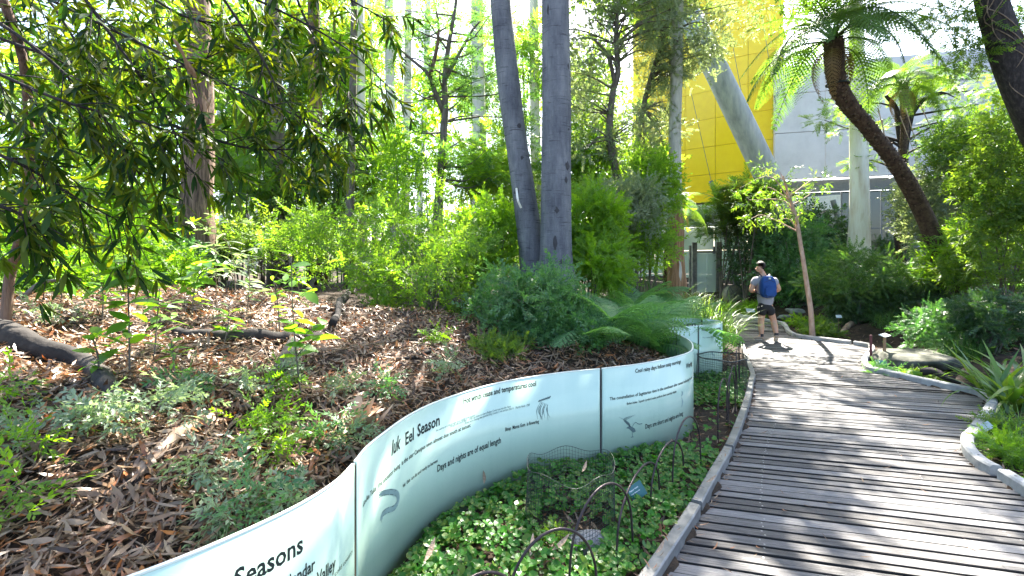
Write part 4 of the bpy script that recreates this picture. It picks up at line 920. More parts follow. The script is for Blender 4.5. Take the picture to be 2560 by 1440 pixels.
for q, (px, w, Y) in enumerate(FT):
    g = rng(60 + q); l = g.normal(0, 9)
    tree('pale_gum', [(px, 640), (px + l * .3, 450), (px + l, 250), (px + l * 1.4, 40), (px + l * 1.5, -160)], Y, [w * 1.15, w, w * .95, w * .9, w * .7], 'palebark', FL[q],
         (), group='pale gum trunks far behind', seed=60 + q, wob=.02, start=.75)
# forked wattle, with layered feathery foliage
def wattle_extra(e_, p, rr): pass
wc = []
for (px, py, r) in [(1000, 60, .5), (1050, 20, .55), (1110, 40, .6), (1170, 60, .5), (1210, 110, .4), (980, 140, .45), (1040, 120, .5), (1160, 140, .45), (1200, 200, .4), (960, 220, .4), (1010, 210, .4), (1060, 230, .35), (1160, 240, .4),
                    (1200, 290, .4), (990, 300, .4), (1040, 330, .35), (1170, 340, .4), (1220, 370, .45), (1140, 390, .35), (1060, 400, .35), (1230, 440, .4), (1180, 440, .35), (1020, 60, .5), (1090, 90, .5), (1140, 10, .6), (1230, 30, .4), (950, 20, .5), (1100, 170, .35), (1300, 130, .4), (1320, 220, .4), (1310, 300, .4), (1310, 60, .4)]:
    g = rng(px + py); wc.append((P(px, py, 10.6 + g.normal(0, .5)), r))
e_, p, rr = tree('wattle_tree', [(1092, 600), (1097, 500), (1106, 380), (1113, 270), (1112, 200), (1122, 110), (1138, 20), (1150, -80)], 10.6, [26, 22, 19, 17, 14, 11, 8, 5], 'midbark', 'forked wattle with layered feathery foliage left of the leaning grey trunk',
     [(wc, 'feather', 'feather', 22, 1.5, {'flat': .3, 'squash': .35, 'up': 1.2})], seed=9, wob=.04, start=.25, limbr=.03, sag=-.05)
build('limb', tube(catmull([P(1108, 280, 10.6), P(1088, 230, 10.5), P(1070, 185, 10.4), P(1030, 150, 10.3), P(985, 110, 10.2)], 16), np.linspace(.07, .02, 16), 8), M['midbark'], e_, smooth=True)
build('limb', tube(catmull([P(1075, 190, 10.4), P(1092, 120, 10.35), P(1096, 60, 10.3), P(1080, -20, 10.3)], 14), np.linspace(.055, .015, 14), 8), M['brownbark'], e_, smooth=True)
build('limb', tube(catmull([P(1113, 200, 10.6), P(1150, 130, 10.7), P(1185, 70, 10.8), P(1220, 40, 10.9)], 14), np.linspace(.05, .012, 14), 8), M['midbark'], e_, smooth=True)
# small leaved trees right of the pair
t1 = clus(P(1560, 60, 12), (1.9, 1.2, 1.1), 34, .38, 21, .1) + clus(P(1500, 200, 12), (.9, .8, .9), 8, .32, 22) + clus(P(1470, 330, 12), (.7, .8, 1.1), 10, .3, 23) + clus(P(1560, 350, 12), (.8, .7, .8), 10, .3, 24)
e_, p, rr = tree('blackwood_tree', [(1556, 620), (1550, 480), (1533, 400), (1524, 320), (1532, 230), (1545, 180), (1540, 90), (1548, -20)], 12, [26, 22, 19, 18, 16, 15, 11, 7], 'midbark', 'slender curving grey stem with grey green crown right of the straight grey trunk',
     [(t1, 'fine', 'grey', 22, 2.4, {})], seed=22, start=.4, limbr=.03)
build('limb', tube(catmull([P(1538, 215, 12), P(1520, 140, 11.9), P(1485, 100, 11.8), P(1455, 92, 11.7)], 12), np.linspace(.06, .015, 12), 7), M['midbark'], e_, smooth=True)
t2 = clus(P(1690, 60, 13.2), (1.5, 1.0, 1.2), 30, .42, 25, .1) + clus(P(1650, 260, 13.2), (.55, .6, 1.6), 22, .32, 26, .1) + clus(P(1745, 150, 13.2), (.55, .6, .6), 9, .35, 28) + clus(P(1630, 350, 13.2), (.4, .4, .5), 6, .3, 29)
tree('blackwood_tree', [(1575, 620), (1585, 420), (1610, 260), (1632, 180), (1660, 90), (1680, 0)], 13.2, [16, 14, 13, 12, 10, 7], 'midbark', 'thin grey stem reaching into dark grey green foliage left of the yellow wall',
     [(t2, 'fine', 'grey', 24, 2.4, {})], seed=26, start=.4, limbr=.03)
# gum trunks in front of the building
def orange_foot(e_, p, rr):
    n = 9; build('bark_skirt', tube(p[:n], rr[:n] * 1.06, 16, wob=.05, seed=4), M['orangebark'], e_, smooth=True)
c10 = high(5.4, 13.6, 11.0, 3.0, 2.2, 1.7, 250, .62, 31) + high(8.0, 12.6, 11.5, 2.6, 2.4, 1.5, 170, .6, 32) + high(3.4, 12.5, 10.8, 2.2, 2.0, 1.3, 120, .6, 33)
hang10 = [(P(px, py, 13.4), .34) for (px, py) in ((1790, 20), (1800, 80), (1830, 30), (1870, 10), (1880, 60), (1905, 30), (1795, 120), (1840, 85), (1760, 60), (1775, 110))]
tree('gum_tree', [(1692, 705), (1690, 600), (1688, 480), (1687, 330), (1691, 180), (1694, 0), (1694, -220), (1700, -420)], 13, [40, 36, 32, 30, 29, 27, 22, 12], 'gumbark', 'pale gum trunk with orange fibrous base left of the yellow wall',
     [(c10, 'mass', 'mid', 13, 1.2, {}), (hang10, 'droop', 'grey', 22, .8, {'hang': .9})], seed=31, k=16, start=.7, extra=orange_foot, wob=.02)
c11 = high(10.6, 15.2, 11.6, 2.4, 2.0, 1.6, 34, .7, 34)
tree('gum_tree', [(2146, 650), (2149, 520), (2147, 380), (2144, 260), (2142, 120), (2140, -40), (2136, -250)], 15, [50, 43, 39, 36, 32, 26, 14], 'whitebark', 'smooth cream white gum trunk in front of the grey wall', [(c11, 'mass', 'mid', 18, 1.1, {})], seed=34, k=18, start=.75, wob=.015)
# pink sapling at the kerb
sc = [(P(px, py, 10.6), r) for (px, py, r) in ((1905, 470, .32), (1950, 430, .36), (1990, 470, .32), (1930, 510, .3), (1870, 500, .28), (1975, 525, .26), (2030, 480, .28), (1900, 420, .26), (1850, 470, .2), (2010, 530, .2), (1960, 480, .35), (2060, 450, .2), (1880, 545, .22), (1940, 550, .2))]
tree('gum_sapling', [(2031, 836), (2026, 770), (2014, 690), (2003, 620), (1990, 545), (1972, 490), (1958, 440)], 10.6, [13, 12, 11, 10, 9, 7, 4], 'pinkbark', 'thin pink barked sapling with drooping leaves standing at the right kerb', [(sc, 'lance', 'mid', 15, .8, {'hang': .5})], seed=35, k=10, start=.6, limbr=.02)
# dark forked tree at the back right
c15 = []
for (px, py, r) in ((2180, 330, .5), (2150, 400, .4), (2110, 320, .4), (2330, 240, .6), (2400, 250, .6), (2450, 260, .5), (2370, 300, .5), (2300, 200, .5), (2250, 210, .5), (2430, 330, .4), (2350, 360, .4), (2100, 260, .4), (2060, 300, .4), (2480, 220, .4), (2410, 200, .5), (2330, 180, .5)):
    c15.append((P(px, py, 15.2), r))
e_, p, rr = tree('wattle_tree', [(2252, 690), (2252, 600), (2256, 480), (2257, 380), (2270, 310), (2283, 250), (2300, 180)], 15.5, [30, 26, 23, 22, 18, 14, 8], 'darkbark', 'dark forked tree with green crown between the white gum and the tree fern trunk', [(c15, 'feather', 'mid', 50, 1.5, {'flat': .5, 'squash': .5})], seed=36, start=.4, limbr=.05)
build('limb', tube(catmull([P(2256, 370, 15.5), P(2246, 310, 15.4), P(2240, 270, 15.3), P(2215, 240, 15.2)], 12), np.linspace(.12, .05, 12), 8), M['darkbark'], e_, smooth=True)
build('limb', tube(catmull([P(2275, 290, 15.5), P(2310, 250, 15.4), P(2360, 232, 15.3)], 12), np.linspace(.09, .03, 12), 8), M['darkbark'], e_, smooth=True)
# dark leaning tree in the top right corner
tv = [(P(px, py, 8.2), r) for (px, py, r) in ((2530, 30, .35), (2540, 100, .35), (2400, 20, .4), (2420, 90, .4), (2440, 130, .3), (2370, 60, .3), (2350, 10, .35), (2560, 60, .3), (2410, 150, .25))]
c14 = high(6.8, 8.6, 8.9, 2.4, 2.4, 1.3, 90, .5, 37)
def vines(e_, p, rr):
    g = rng(9)
    for q in range(5):
        ph = g.uniform(0, 6); i = np.arange(6, len(p) - 2, 2); pth = p[i] + np.stack([np.cos(ph + i * .5) * rr[i] * 1.08, -abs(np.sin(ph + i * .5)) * rr[i] * 1.08, 0 * i], -1)
        build('vine', tube(catmull(pth, 40), .008, 5), M['twig'], e_, smooth=True)
tree('leaning_tree', [(2790, 800), (2720, 560), (2640, 380), (2575, 270), (2532, 170), (2494, 60), (2466, -40), (2430, -220)], 8, [110, 96, 84, 76, 70, 62, 56, 36], 'darkbark', 'dark leaning trunk wound with pale vines in the top right corner', [(c14, 'mass', 'mid', 20, .9, {}), (tv, 'fine', 'mid', 40, 2.2, {})], seed=38, k=18, start=.7, extra=vines, wob=.05)

# ------------------------------------------------------------------ tree ferns: every frond is a part
def frond_mesh(name, L, npin, arch, mat, seed, wid=.26, pin_leaf=9, t0=.13):
    g = rng(seed); u = np.linspace(0, 1, 22)
    x = L * (u - .10 * arch * u ** 3); z = L * (arch * (.42 * u - .80 * u ** 2)); rach = np.stack([x, 0 * u, z], -1)
    parts = [tube(rach, np.linspace(.011, .002, 22) * L, 4, cap=False)]
    pos, X, Z, S = [], [], [], []
    lf = leaf_q(1, .52, .0, -.05)
    for i in range(npin):
        t_ = t0 + (.98 - t0) * (i + .5) / npin; c = np.array([np.interp(t_, u, rach[:, k]) for k in range(3)]); c2 = np.array([np.interp(min(1, t_ + .02), u, rach[:, k]) for k in range(3)])
        T = nrm(c2 - c); up = nrm(np.cross(T, [0, 1, 0])); up = up if up[2] > 0 else -up
        ln = L * wid * math.sin(math.pi * min(.97, .16 + .84 * t_) ** .85) ** .8 * (1 - .1 * g.random()) + .01
        for sd_ in (1, -1):
            dirn = nrm(T * (.35 + .5 * t_) + np.array([0, sd_, 0]) - up * .18)
            for k in range(pin_leaf):
                s_ = (k + .6) / pin_leaf; q = c + dirn * ln * s_ - np.array([0, 0, .22 * ln * s_ * s_])
                perp = nrm(np.cross(up, dirn))
                for e in (1, -1):
                    pos.append(q); X.append(perp * e + dirn * .55); Z.append(up + g.normal(0, .12, 3)); S.append(1.15 * .85 / npin * L * (1 - .6 * s_) * (.6 + .4 * ln / (L * wid)))
    V, F, _ = scatter(lf, np.array(pos), np.array(X), np.array(Z), np.array(S)); parts.append((V, F))
    V, F = join(parts); return mesh_np(name, V, F, mat, np.full(len(F), .0) + rng(seed).random(len(F)) * .3)
TFM = [frond_mesh('frond', 1.0, 20, a_, M['treefern'], s_, t0=.26) for a_, s_ in ((1.0, 1), (1.4, 2), (1.9, 3))]
DFM = frond_mesh('dry_frond', 1.0, 16, 1.7, M['deadfrond'], 9, .16, 6)
def set_frond(o, base, az, pitch, L, roll=0.0):
    o.location = [float(v) for v in base]; o.scale = (L, L, L)
    o.rotation_euler = (Matrix.Rotation(az, 4, 'Z') @ Matrix.Rotation(-pitch, 4, 'Y') @ Matrix.Rotation(roll, 4, 'X')).to_euler()
def tree_fern(pts, Y, w, lab, nf, L, seed, yy=None, dead=8, scales=900):
    e_, p, rr = tree('tree_fern', pts, Y, w, 'fernbark', lab, seed=seed, k=16, wob=.05, cat='tree fern', yy=yy, n=40, flare=1.2)
    top = p[-1] - np.array(e_.location); g = rng(seed)
    i = g.integers(4, len(p) - 1, scales); f_ = g.random(scales)[:, None]; c = p[i] * (1 - f_) + p[np.minimum(i + 1, len(p) - 1)] * f_
    T = nrm(np.gradient(p, axis=0))[i]; a_ = g.random(scales) * 2 * math.pi; e1 = nrm(np.cross(T, [0, 1, 0.1])); e2 = np.cross(T, e1)
    out = np.cos(a_)[:, None] * e1 + np.sin(a_)[:, None] * e2
    sc_ = box((.5, 0, 0), (1, .55, .28))
    V, F, r_ = scatter(sc_, c + out * rr[i][:, None] * .9, T * 1.0 + out * .42, out, .062 * (.7 + .6 * g.random(scales)) * np.clip((i / len(p) - .12) * 3, .25, 1), g)
    tag(build('frond_base', (V, F), M['fernscale'], e_, r_), kind='stuff')
    for q in range(nf):
        o = mobj('frond', TFM[q % 3], e_); az = q * 2.399 + g.normal(0, .15); ring_ = q / nf
        set_frond(o, top + g.normal(0, .04, 3), az, math.radians(66 - 84 * ring_ + g.normal(0, 7)), L * (.8 + .3 * g.random()) * (.85 + .25 * min(1, ring_ * 2)), g.normal(0, .25))
    for q in range(dead):
        o = mobj('dry_frond', DFM, e_); tag(o, 'dead brown hanging frond'); set_frond(o, top - [0, 0, .1], q * 2.1 + g.normal(0, .3), math.radians(-42 + g.normal(0, 9)), L * .62)
    return e_, p
tfe, tfp = tree_fern([(2390, 735), (2362, 680), (2322, 565), (2282, 480), (2232, 400), (2172, 322), (2116, 255), (2090, 195), (2084, 105)], 11, [64, 48, 40, 36, 34, 34, 37, 41, 44], 'tall tree fern with a long leaning dark trunk on the right', 33, 1.9, 41, yy=[11, 11, 11, 10.9, 10.7, 10.5, 10.3, 10.2, 10.2], dead=4)
build('wire_band', tube(np.array([tfp[-7] + .215 * np.array([math.cos(a_), math.sin(a_), .06 * math.sin(a_)]) for a_ in np.linspace(0, 2 * math.pi, 25)]), .022, 6, cap=False), M['wire'], tfe)
tree_fern([(2252, 660), (2257, 500), (2258, 380), (2262, 290), (2258, 215)], 14.6, [14, 14, 14, 16, 18], 'second tree fern with yellowish fronds behind the tall one', 22, 1.6, 43, dead=5, scales=300)
tree_fern([(1672, 690), (1674, 620), (1682, 560), (1688, 520)], 13.6, [26, 26, 28, 30], 'small tree fern tucked against the orange based gum trunk', 16, 1.15, 44, dead=5, scales=150)
for q, (pa, pb) in enumerate((((2300, 260), (2345, 360)), ((2264, 270), (2300, 390)), ((2250, 290), (2285, 380)), ((2195, 270), (2232, 420)), ((2205, 300), (2222, 430)))):
    o = build('dry_stalk', tube(np.array([P(*pa, 13.2), P(*pb, 13.2)]), [.016, .006], 5), M['barkstrip'], loc=P(*pb, 13.2))
    tag(o, ['longest pale dry stalk hanging right of the dark forked tree', 'pale dry stalk hanging in front of the dark forked tree', 'short pale dry stalk hanging in the fork of the dark tree', 'pale dry stalk hanging left of the dark forked tree', 'thin pale dry stalk beside the white gum trunk'][q], 'dry stalk', 'dry stalks hanging from the second tree fern')
# ------------------------------------------------------------------ shrubs of the middle ground
shrub('shrub', 970, 600, 235, 105, 8.6, 'round', 'lime', 30, 120, .26, 51, 'broad sunlit lime green shrub behind the leaf litter left of the grey trunks', size=.95)
shrub('shrub', 1050, 690, 165, 130, 7.0, 'round', 'lime', 26, 110, .20, 52, 'yellow green shrub overhanging the leaf litter just left of the blue green shrub', size=.8, base=(-1.1, 6.9))
shrub('shrub', 1235, 585, 90, 75, 8.8, 'fine', 'bright', 40, 50, .22, 53, 'vivid green shrub tucked behind the base of the leaning grey trunk', size=1.5)
shrub('shrub', 1190, 660, 70, 70, 8.0, 'fine', 'bright', 40, 34, .2, 54, 'low vivid green bush left of the grey trunk bases', size=1.4)
shrub('shrub', 1325, 775, 135, 95, 5.5, 'round', 'teal', 26, 95, .15, 55, 'dense blue green shrub in front of the grey trunk bases', size=.72, dens=1.1)
shrub('shrub', 1390, 850, 125, 70, 5.2, 'round', 'teal', 24, 60, .14, 56, 'lower blue green bush just behind the glass screen', size=.72, dens=1.1)
shrub('shrub', 1250, 905, 60, 42, 4.7, 'fine', 'mid', 36, 26, .1, 57, 'tiny leaved moss green bush touching the top of the Eel Season panel', size=.7)
shrub('shrub', 1470, 575, 75, 85, 9.0, 'fine', 'bright', 44, 60, .2, 58, 'bright lime bush directly right of the straight grey trunk', size=1.6)
shrub('shrub', 1490, 660, 70, 50, 8.2, 'fine', 'bright', 44, 36, .18, 59, 'low bright bush above the bracken right of the straight grey trunk', size=1.4)
shrub('shrub', 1560, 520, 75, 60, 10.5, 'round', 'grey', 40, 44, .24, 60, 'greyish green shrub between the bright bush and the gum with orange base', size=1.2)
shrub('shrub', 1628, 480, 45, 85, 11.6, 'round', 'lime', 40, 60, .26, 61, 'glowing yellow green small tree in front of the pale gum trunk', size=1.4)
shrub('shrub', 1600, 600, 60, 60, 11, 'round', 'lime', 36, 44, .22, 62, 'sunny yellow green bush at the foot of the pale gum trunk', size=1.2)
shrub('shrub', 1865, 505, 70, 50, 16.6, 'feather', 'mid', 30, 30, .26, 63, 'feathery green bush in front of the thick slanted column', size=1.7, flat=.4)
shrub('shrub', 1800, 550, 60, 32, 17.6, 'feather', 'feather', 30, 22, .28, 64, 'flat topped feathery bush hiding the thin dark pole', size=1.7, flat=.3)
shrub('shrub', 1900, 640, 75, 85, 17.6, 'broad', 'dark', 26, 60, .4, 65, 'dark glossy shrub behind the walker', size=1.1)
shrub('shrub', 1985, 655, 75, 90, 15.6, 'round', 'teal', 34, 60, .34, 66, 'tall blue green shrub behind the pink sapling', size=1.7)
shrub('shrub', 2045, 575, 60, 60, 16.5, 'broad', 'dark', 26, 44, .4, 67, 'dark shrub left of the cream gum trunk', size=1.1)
shrub('shrub', 2165, 705, 135, 72, 12.0, 'fine', 'muted', 25, 130, .20, 68, 'rounded fine leaved green shrub at the foot of the cream gum', size=1.6, base=(9.3, 12.1))
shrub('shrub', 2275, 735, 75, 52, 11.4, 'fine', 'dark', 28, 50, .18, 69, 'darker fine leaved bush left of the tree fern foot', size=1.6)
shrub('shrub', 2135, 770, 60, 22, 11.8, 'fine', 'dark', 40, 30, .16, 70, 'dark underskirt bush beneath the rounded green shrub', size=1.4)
shrub('shrub', 2375, 520, 95, 110, 13.0, 'round', 'grey', 40, 90, .36, 71, 'grey green leafy tree crown behind the tree fern trunk', size=1.7, dens=.5)
shrub('shrub', 2420, 380, 80, 70, 12.4, 'round', 'mid', 40, 60, .34, 72, 'mid green leafy crown above the grey green one on the right', size=1.7, dens=.5)
shrub('shrub', 2520, 420, 80, 150, 9.2, 'broad', 'mid', 26, 110, .24, 73, 'glossy broad leaved shrub at the right edge, upper part sunlit', size=.85, dens=.55)
shrub('shrub', 2500, 640, 100, 90, 9.4, 'lance', 'mid', 20, 60, .24, 74, 'green shrub with radiating leaf whorls right of the tree fern foot', size=.8, base=(10.0, 9.4))
shrub('shrub', 2400, 640, 60, 60, 10.6, 'lance', 'bright', 24, 36, .24, 75, 'leaf whorl shrub behind the tree fern foot', size=.8)
shrub('shrub', 2370, 820, 90, 45, 8.6, 'fine', 'teal', 24, 60, .14, 76, 'low dark blue green bush behind the flat mossy boulder', size=1.3)
shrub('shrub', 2480, 790, 90, 45, 8.0, 'fine', 'dark', 24, 60, .14, 77, 'dark low fernlike bush at the right edge above the strap leaves', size=1.2)
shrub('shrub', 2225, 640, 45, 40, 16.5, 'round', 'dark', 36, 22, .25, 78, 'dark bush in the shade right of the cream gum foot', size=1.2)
# left: understorey trees and bushes
BG = [(50, 690, 120, 85, 4.9, 'fine', 'bright', 60, 60, .16, .95, 'fine leaved bright bush nearest the camera at the left edge'), (235, 690, 105, 60, 5.8, 'round', 'mid', 40, 46, .16, .7, 'bright leafy bush between the left edge and the tallest sapling'), (430, 680, 80, 50, 6.8, 'round', 'bright', 40, 36, .16, .7, 'leafy green bush in front of the thick brown trunk foot'), (70, 665, 130, 70, 6.6, 'feather', 'lime', 40, 60, .24, 1.0, 'feathery bright green bush low at the left edge'), (270, 640, 120, 55, 7.6, 'fine', 'bright', 50, 50, .24, 1.6, 'fine leaved vivid bush behind the tallest sapling'),
      (880, 200, 130, 180, 18, 'feather', 'lime', 26, 50, .7, 2.2, 'tall pale feathery tree behind the slim grey trunk'), (1080, 250, 110, 130, 19, 'mass', 'lime', 12, 40, .7, 1.1, 'pale lime tree far behind the wattle fork'), (640, 330, 110, 200, 17, 'mass', 'lime', 20, 60, .65, 1.0, 'tall pale lime tree behind the dark grey brown trunk'),
      (1200, 160, 90, 150, 18, 'feather', 'feather', 40, 46, .65, 2.0, 'feathery blue green tree left of the leaning grey trunk, high up'), (420, 150, 140, 160, 16, 'mass', 'lime', 20, 60, .65, 1.0, 'pale lime tree top left of the thick brown trunk'), (1480, 300, 70, 160, 17, 'round', 'lime', 40, 46, .5, 2.2, 'tall yellow green tree right of the straight grey trunk, far back'),
      (180, 470, 190, 150, 9.5, 'lance', 'lime', 20, 80, .42, 1.0, 'mid green understorey tree behind the overhanging bough at far left'), (60, 600, 130, 100, 7.5, 'lance', 'bright', 24, 60, .32, .8, 'bright understorey bush at the left edge'),
      (330, 560, 130, 80, 9.0, 'broad', 'bright', 24, 60, .32, 1.0, 'broad leaved bright bush left of the thick brown trunk'), (330, 300, 170, 140, 12, 'mass', 'lime', 20, 70, .5, .9, 'yellow green tree crown left of the thick brown trunk, above the bush'),
      (600, 420, 90, 170, 12.5, 'mass', 'lime', 20, 60, .42, .8, 'yellow green tree right of the thick brown trunk'), (730, 480, 80, 110, 13, 'round', 'mid', 40, 60, .4, 1.6, 'loose green tree in front of the dark grey brown trunk'),
      (850, 440, 60, 120, 13.4, 'round', 'mid', 40, 56, .36, 1.7, 'loose green tree left of the slim grey trunk'), (940, 420, 70, 90, 13.6, 'round', 'lime', 36, 44, .36, 1.6, 'pale green small tree right of the slim grey trunk'),
      (1010, 400, 80, 80, 9.8, 'lance', 'bright', 13, 26, .3, 1.0, 'shiny bright green leafy branch tree in front of the wattle stem'), (1190, 430, 70, 90, 12, 'feather', 'lime', 30, 44, .34, 1.3, 'feathery yellow green tree right of the wattle stem'),
      (660, 230, 120, 120, 15, 'feather', 'feather', 34, 60, .5, 1.7, 'feathery tree top right of the thick brown trunk'), (820, 150, 130, 130, 16, 'feather', 'lime', 30, 60, .55, 1.8, 'feathery pale tree top above the orange patched trunk'),
      (560, 90, 110, 110, 15, 'mass', 'lime', 18, 40, .55, 1.0, 'sunlit tree top right of the thick brown trunk, high up'), (1460, 430, 60, 110, 13, 'round', 'lime', 36, 46, .36, 1.7, 'pale yellow green tree right of the straight grey trunk'),
      (1440, 200, 50, 130, 14, 'droop', 'grey', 22, 30, .4, 1.2, 'drooping grey green gum foliage right of the straight grey trunk'), (1600, 420, 60, 60, 14, 'round', 'lime', 36, 30, .36, 1.6, 'sunlit tree left of the yellow wall'),
      (1280, 420, 60, 140, 13.5, 'feather', 'feather', 30, 44, .4, 1.5, 'feathery green tree seen between the two grey trunks'), (150, 200, 180, 160, 13, 'mass', 'lime', 14, 60, .6, 1.1, 'green tree crown behind the bough in the top left corner'),
      (440, 650, 60, 40, 8.4, 'fine', 'teal', 40, 34, .16, 1.4, 'small blue green bush at the foot of the thick brown trunk'), (700, 600, 110, 45, 9.8, 'round', 'mid', 30, 50, .22, 1.1, 'green bush behind the pale leaved saplings'),
      (560, 610, 70, 50, 10, 'lance', 'mid', 22, 36, .26, .9, 'green leafy bush right of the thick brown trunk foot'), (60, 720, 130, 55, 5.6, 'fine', 'mid', 40, 60, .16, 1.2, 'fine leaved green bush low at the left edge behind the mulch'),
      (200, 680, 110, 50, 6.6, 'fine', 'mid', 40, 50, .18, 1.4, 'fine leaved bush behind the bright saplings on the left'), (1330, 130, 40, 120, 15, 'feather', 'lime', 26, 24, .45, 1.7, 'feathery foliage high between the two grey trunks')]
for q, (px, py, hw, hh, Y, kind, mat, per, K, rc, sz, lab) in enumerate(BG):
    shrub('understorey_tree' if hh > 75 else 'bush', px, py, hw, hh, Y, kind, mat, per * (.55 if Y >= 11 else .85), K, rc, 300 + q, lab, 'tree' if hh > 75 else 'shrub', size=sz * (1.3 if Y >= 11 else 1.08), shell=.1, flat=.7 if kind == 'feather' else 1.0, hang=.5 if kind == 'droop' else 0, nst=3, dens=.45 if kind != 'lance' else .6)
# hedge like far wood behind everything: one mass
g = rng(77); fc_ = []
for q in range(230):
    x = g.uniform(-34, 7); y = g.uniform(30, 44); fc_.append((np.array([x, y, g.uniform(1.0, 6.5) if g.random() < .75 else g.uniform(6, 15)]), g.uniform(.9, 1.6)))
V, F, r_ = crown(fc_, 'mass', 10, 78, 3.2); o = build('far_woodland', (V, F), M['lime'], None, r_, loc=(-10, 36, 0)); tag(o, 'sunlit far woodland closing the view behind the tree trunks', 'woodland', kind='stuff')

# ------------------------------------------------------------------ bracken: every frond is a part
BRM = [frond_mesh('frond', 1.0, 13, a_, M['fern'], s_, .36, 9) for a_, s_ in ((.7, 11), (1.05, 12))]
def fern(px, py, n, L, seed, lab, group='bracken ferns by the glass screen', loc=None, mat=None):
    b0 = og(px, py) if loc is None else np.array([*loc, gz1(*loc)])
    e_ = empty('fern', b0, lab, 'fern', group); g = rng(seed)
    for q in range(n):
        o = mobj('frond', BRM[q % 2], e_); set_frond(o, g.normal(0, .03, 3) * [1, 1, 0], q * 2.4 + g.normal(0, .3), math.radians(g.uniform(22, 68)), L * g.uniform(.75, 1.2), g.normal(0, .35))
    return e_
for q, (x, y, n, L, lab) in enumerate([(1.2, 5.6, 12, .75, 'bracken clump between the blue green shrub and the glass bulge'), (1.75, 5.9, 12, .7, 'bracken arching over the top of the bulging glass panel'), (1.5, 6.8, 13, .8, 'bracken behind the glass bulge, below the bright bush'),
                                       (2.2, 7.0, 13, .8, 'bracken leaning over the Orchid Season panel'), (1.9, 8.0, 12, .85, 'bracken in front of the grass clump, upper left'), (2.9, 8.1, 12, .8, 'bracken at the foot of the grass clump by the path'),
                                       (1.0, 6.4, 11, .75, 'bracken beside the straight grey trunk foot'), (1.4, 7.7, 12, .8, 'bracken below the low bright bush'), (.9, 5.0, 9, .55, 'small bracken close to the joint of the glass panels'), (2.6, 9.2, 11, .9, 'bracken behind the grass clump')]):
    fern(0, 0, n + 1, L * 1.3, 500 + q, lab, loc=(x, y))
for q, (px, py, n, L, lab) in enumerate([(2290, 905, 10, .35, 'small fern by the blue green plaque'), (2245, 890, 9, .3, 'smaller fern just behind the timber staked label'), (2440, 760, 12, .7, 'fern in the shade right of the tree fern foot'), (2520, 730, 12, .75, 'fern at the right edge under the whorled shrub'),
                                         (2350, 770, 11, .6, 'fern below the tree fern foot'), (2070, 690, 9, .8, 'fern beside the pink sapling in the shade')]):
    fern(px, py, n, L, 520 + q, lab, 'ferns on the right bank')

# ------------------------------------------------------------------ grasses and strap leaves
def blade(L, w, arch, n=6, twist=0.0):
    u = np.linspace(0, 1, n + 1); ww = w / 2 * np.clip(1.15 * (1 - u ** 2.2), .03, 1) * np.clip(.55 + u * 3, 0, 1)
    x = L * (np.sin(arch * u) / max(arch, .01)) ; z = -L * (1 - np.cos(arch * u)) / max(arch, .01)
    l = np.stack([x, ww, z + .25 * ww], -1); m_ = np.stack([x, 0 * u, z], -1); r = np.stack([x, -ww, z + .25 * ww], -1)
    V = np.stack([l, m_, r], 1).reshape(-1, 3); F = []
    for i in range(n): a_ = 3 * i; F += [[a_, a_ + 1, a_ + 4, a_ + 3], [a_ + 1, a_ + 2, a_ + 5, a_ + 4]]
    return V, np.array(F)
def grass(name, x, y, n, L, w, spread, seed, mat, lab, arch=(.6, 1.9), tilt=(55, 88), cat='grass clump', group=None, z=None):
    b0 = np.array([x, y, gz1(x, y) if z is None else z]); e_ = empty(name, b0, lab, cat, group); g = rng(seed); parts, rn = [], []
    for q in range(n):
        T = blade(L * g.uniform(.55, 1.15), w * g.uniform(.7, 1.2), g.uniform(*arch), 6); az = g.uniform(0, 2 * math.pi); el = math.radians(g.uniform(*tilt))
        Xd = np.array([[math.cos(az) * math.cos(el), math.sin(az) * math.cos(el), math.sin(el)]]); Zd = np.array([[-math.cos(az) * math.sin(el), -math.sin(az) * math.sin(el), math.cos(el)]]) + g.normal(0, .25, (1, 3))
        p = b0 + np.array([g.normal(0, spread), g.normal(0, spread), -.02]); V, F, _ = scatter(T, p[None], Xd, Zd, 1.0); parts.append((V, F)); rn.append(np.full(len(F), g.random()))
    V, F = join(parts); tag(build('blades', (V, F), M[mat], e_, np.concatenate(rn)), kind='stuff'); return e_
for q, (x, y, n, L, lab) in enumerate([(3.35, 8.0, 150, .8, 'lush grass clump spilling over the boardwalk edge, nearest the Cold weather panel'), (3.9, 8.9, 160, .9, 'lush grass clump at the boardwalk edge left of the walker'), (4.4, 10.2, 140, .95, 'tall grass clump beside the walker'), (3.3, 9.0, 130, .95, 'tall grass clump behind the lush one'),
                                       (4.6, 11.6, 120, .95, 'tall grass clump in front of the glazed frame'), (3.6, 10.2, 120, 1.0, 'tall grass clump between bracken and glazed frame')]):
    grass('grass_clump', x, y, int(n * 1.5), L * (1.35 if q < 2 else 1.05), .016, .15, 540 + q, 'grass', lab, group='lush grass clumps left of the boardwalk')
grass('grass_clump', 2.55, 10.4, 70, 1.35, .016, .14, 550, 'darkgrass', 'spiky upright dark tussock below the orange based gum', arch=(.2, .8))
grass('grass_clump', 3.4, 11.2, 60, 1.25, .016, .14, 551, 'darkgrass', 'spiky tussock right of the other spiky one', arch=(.2, .8))
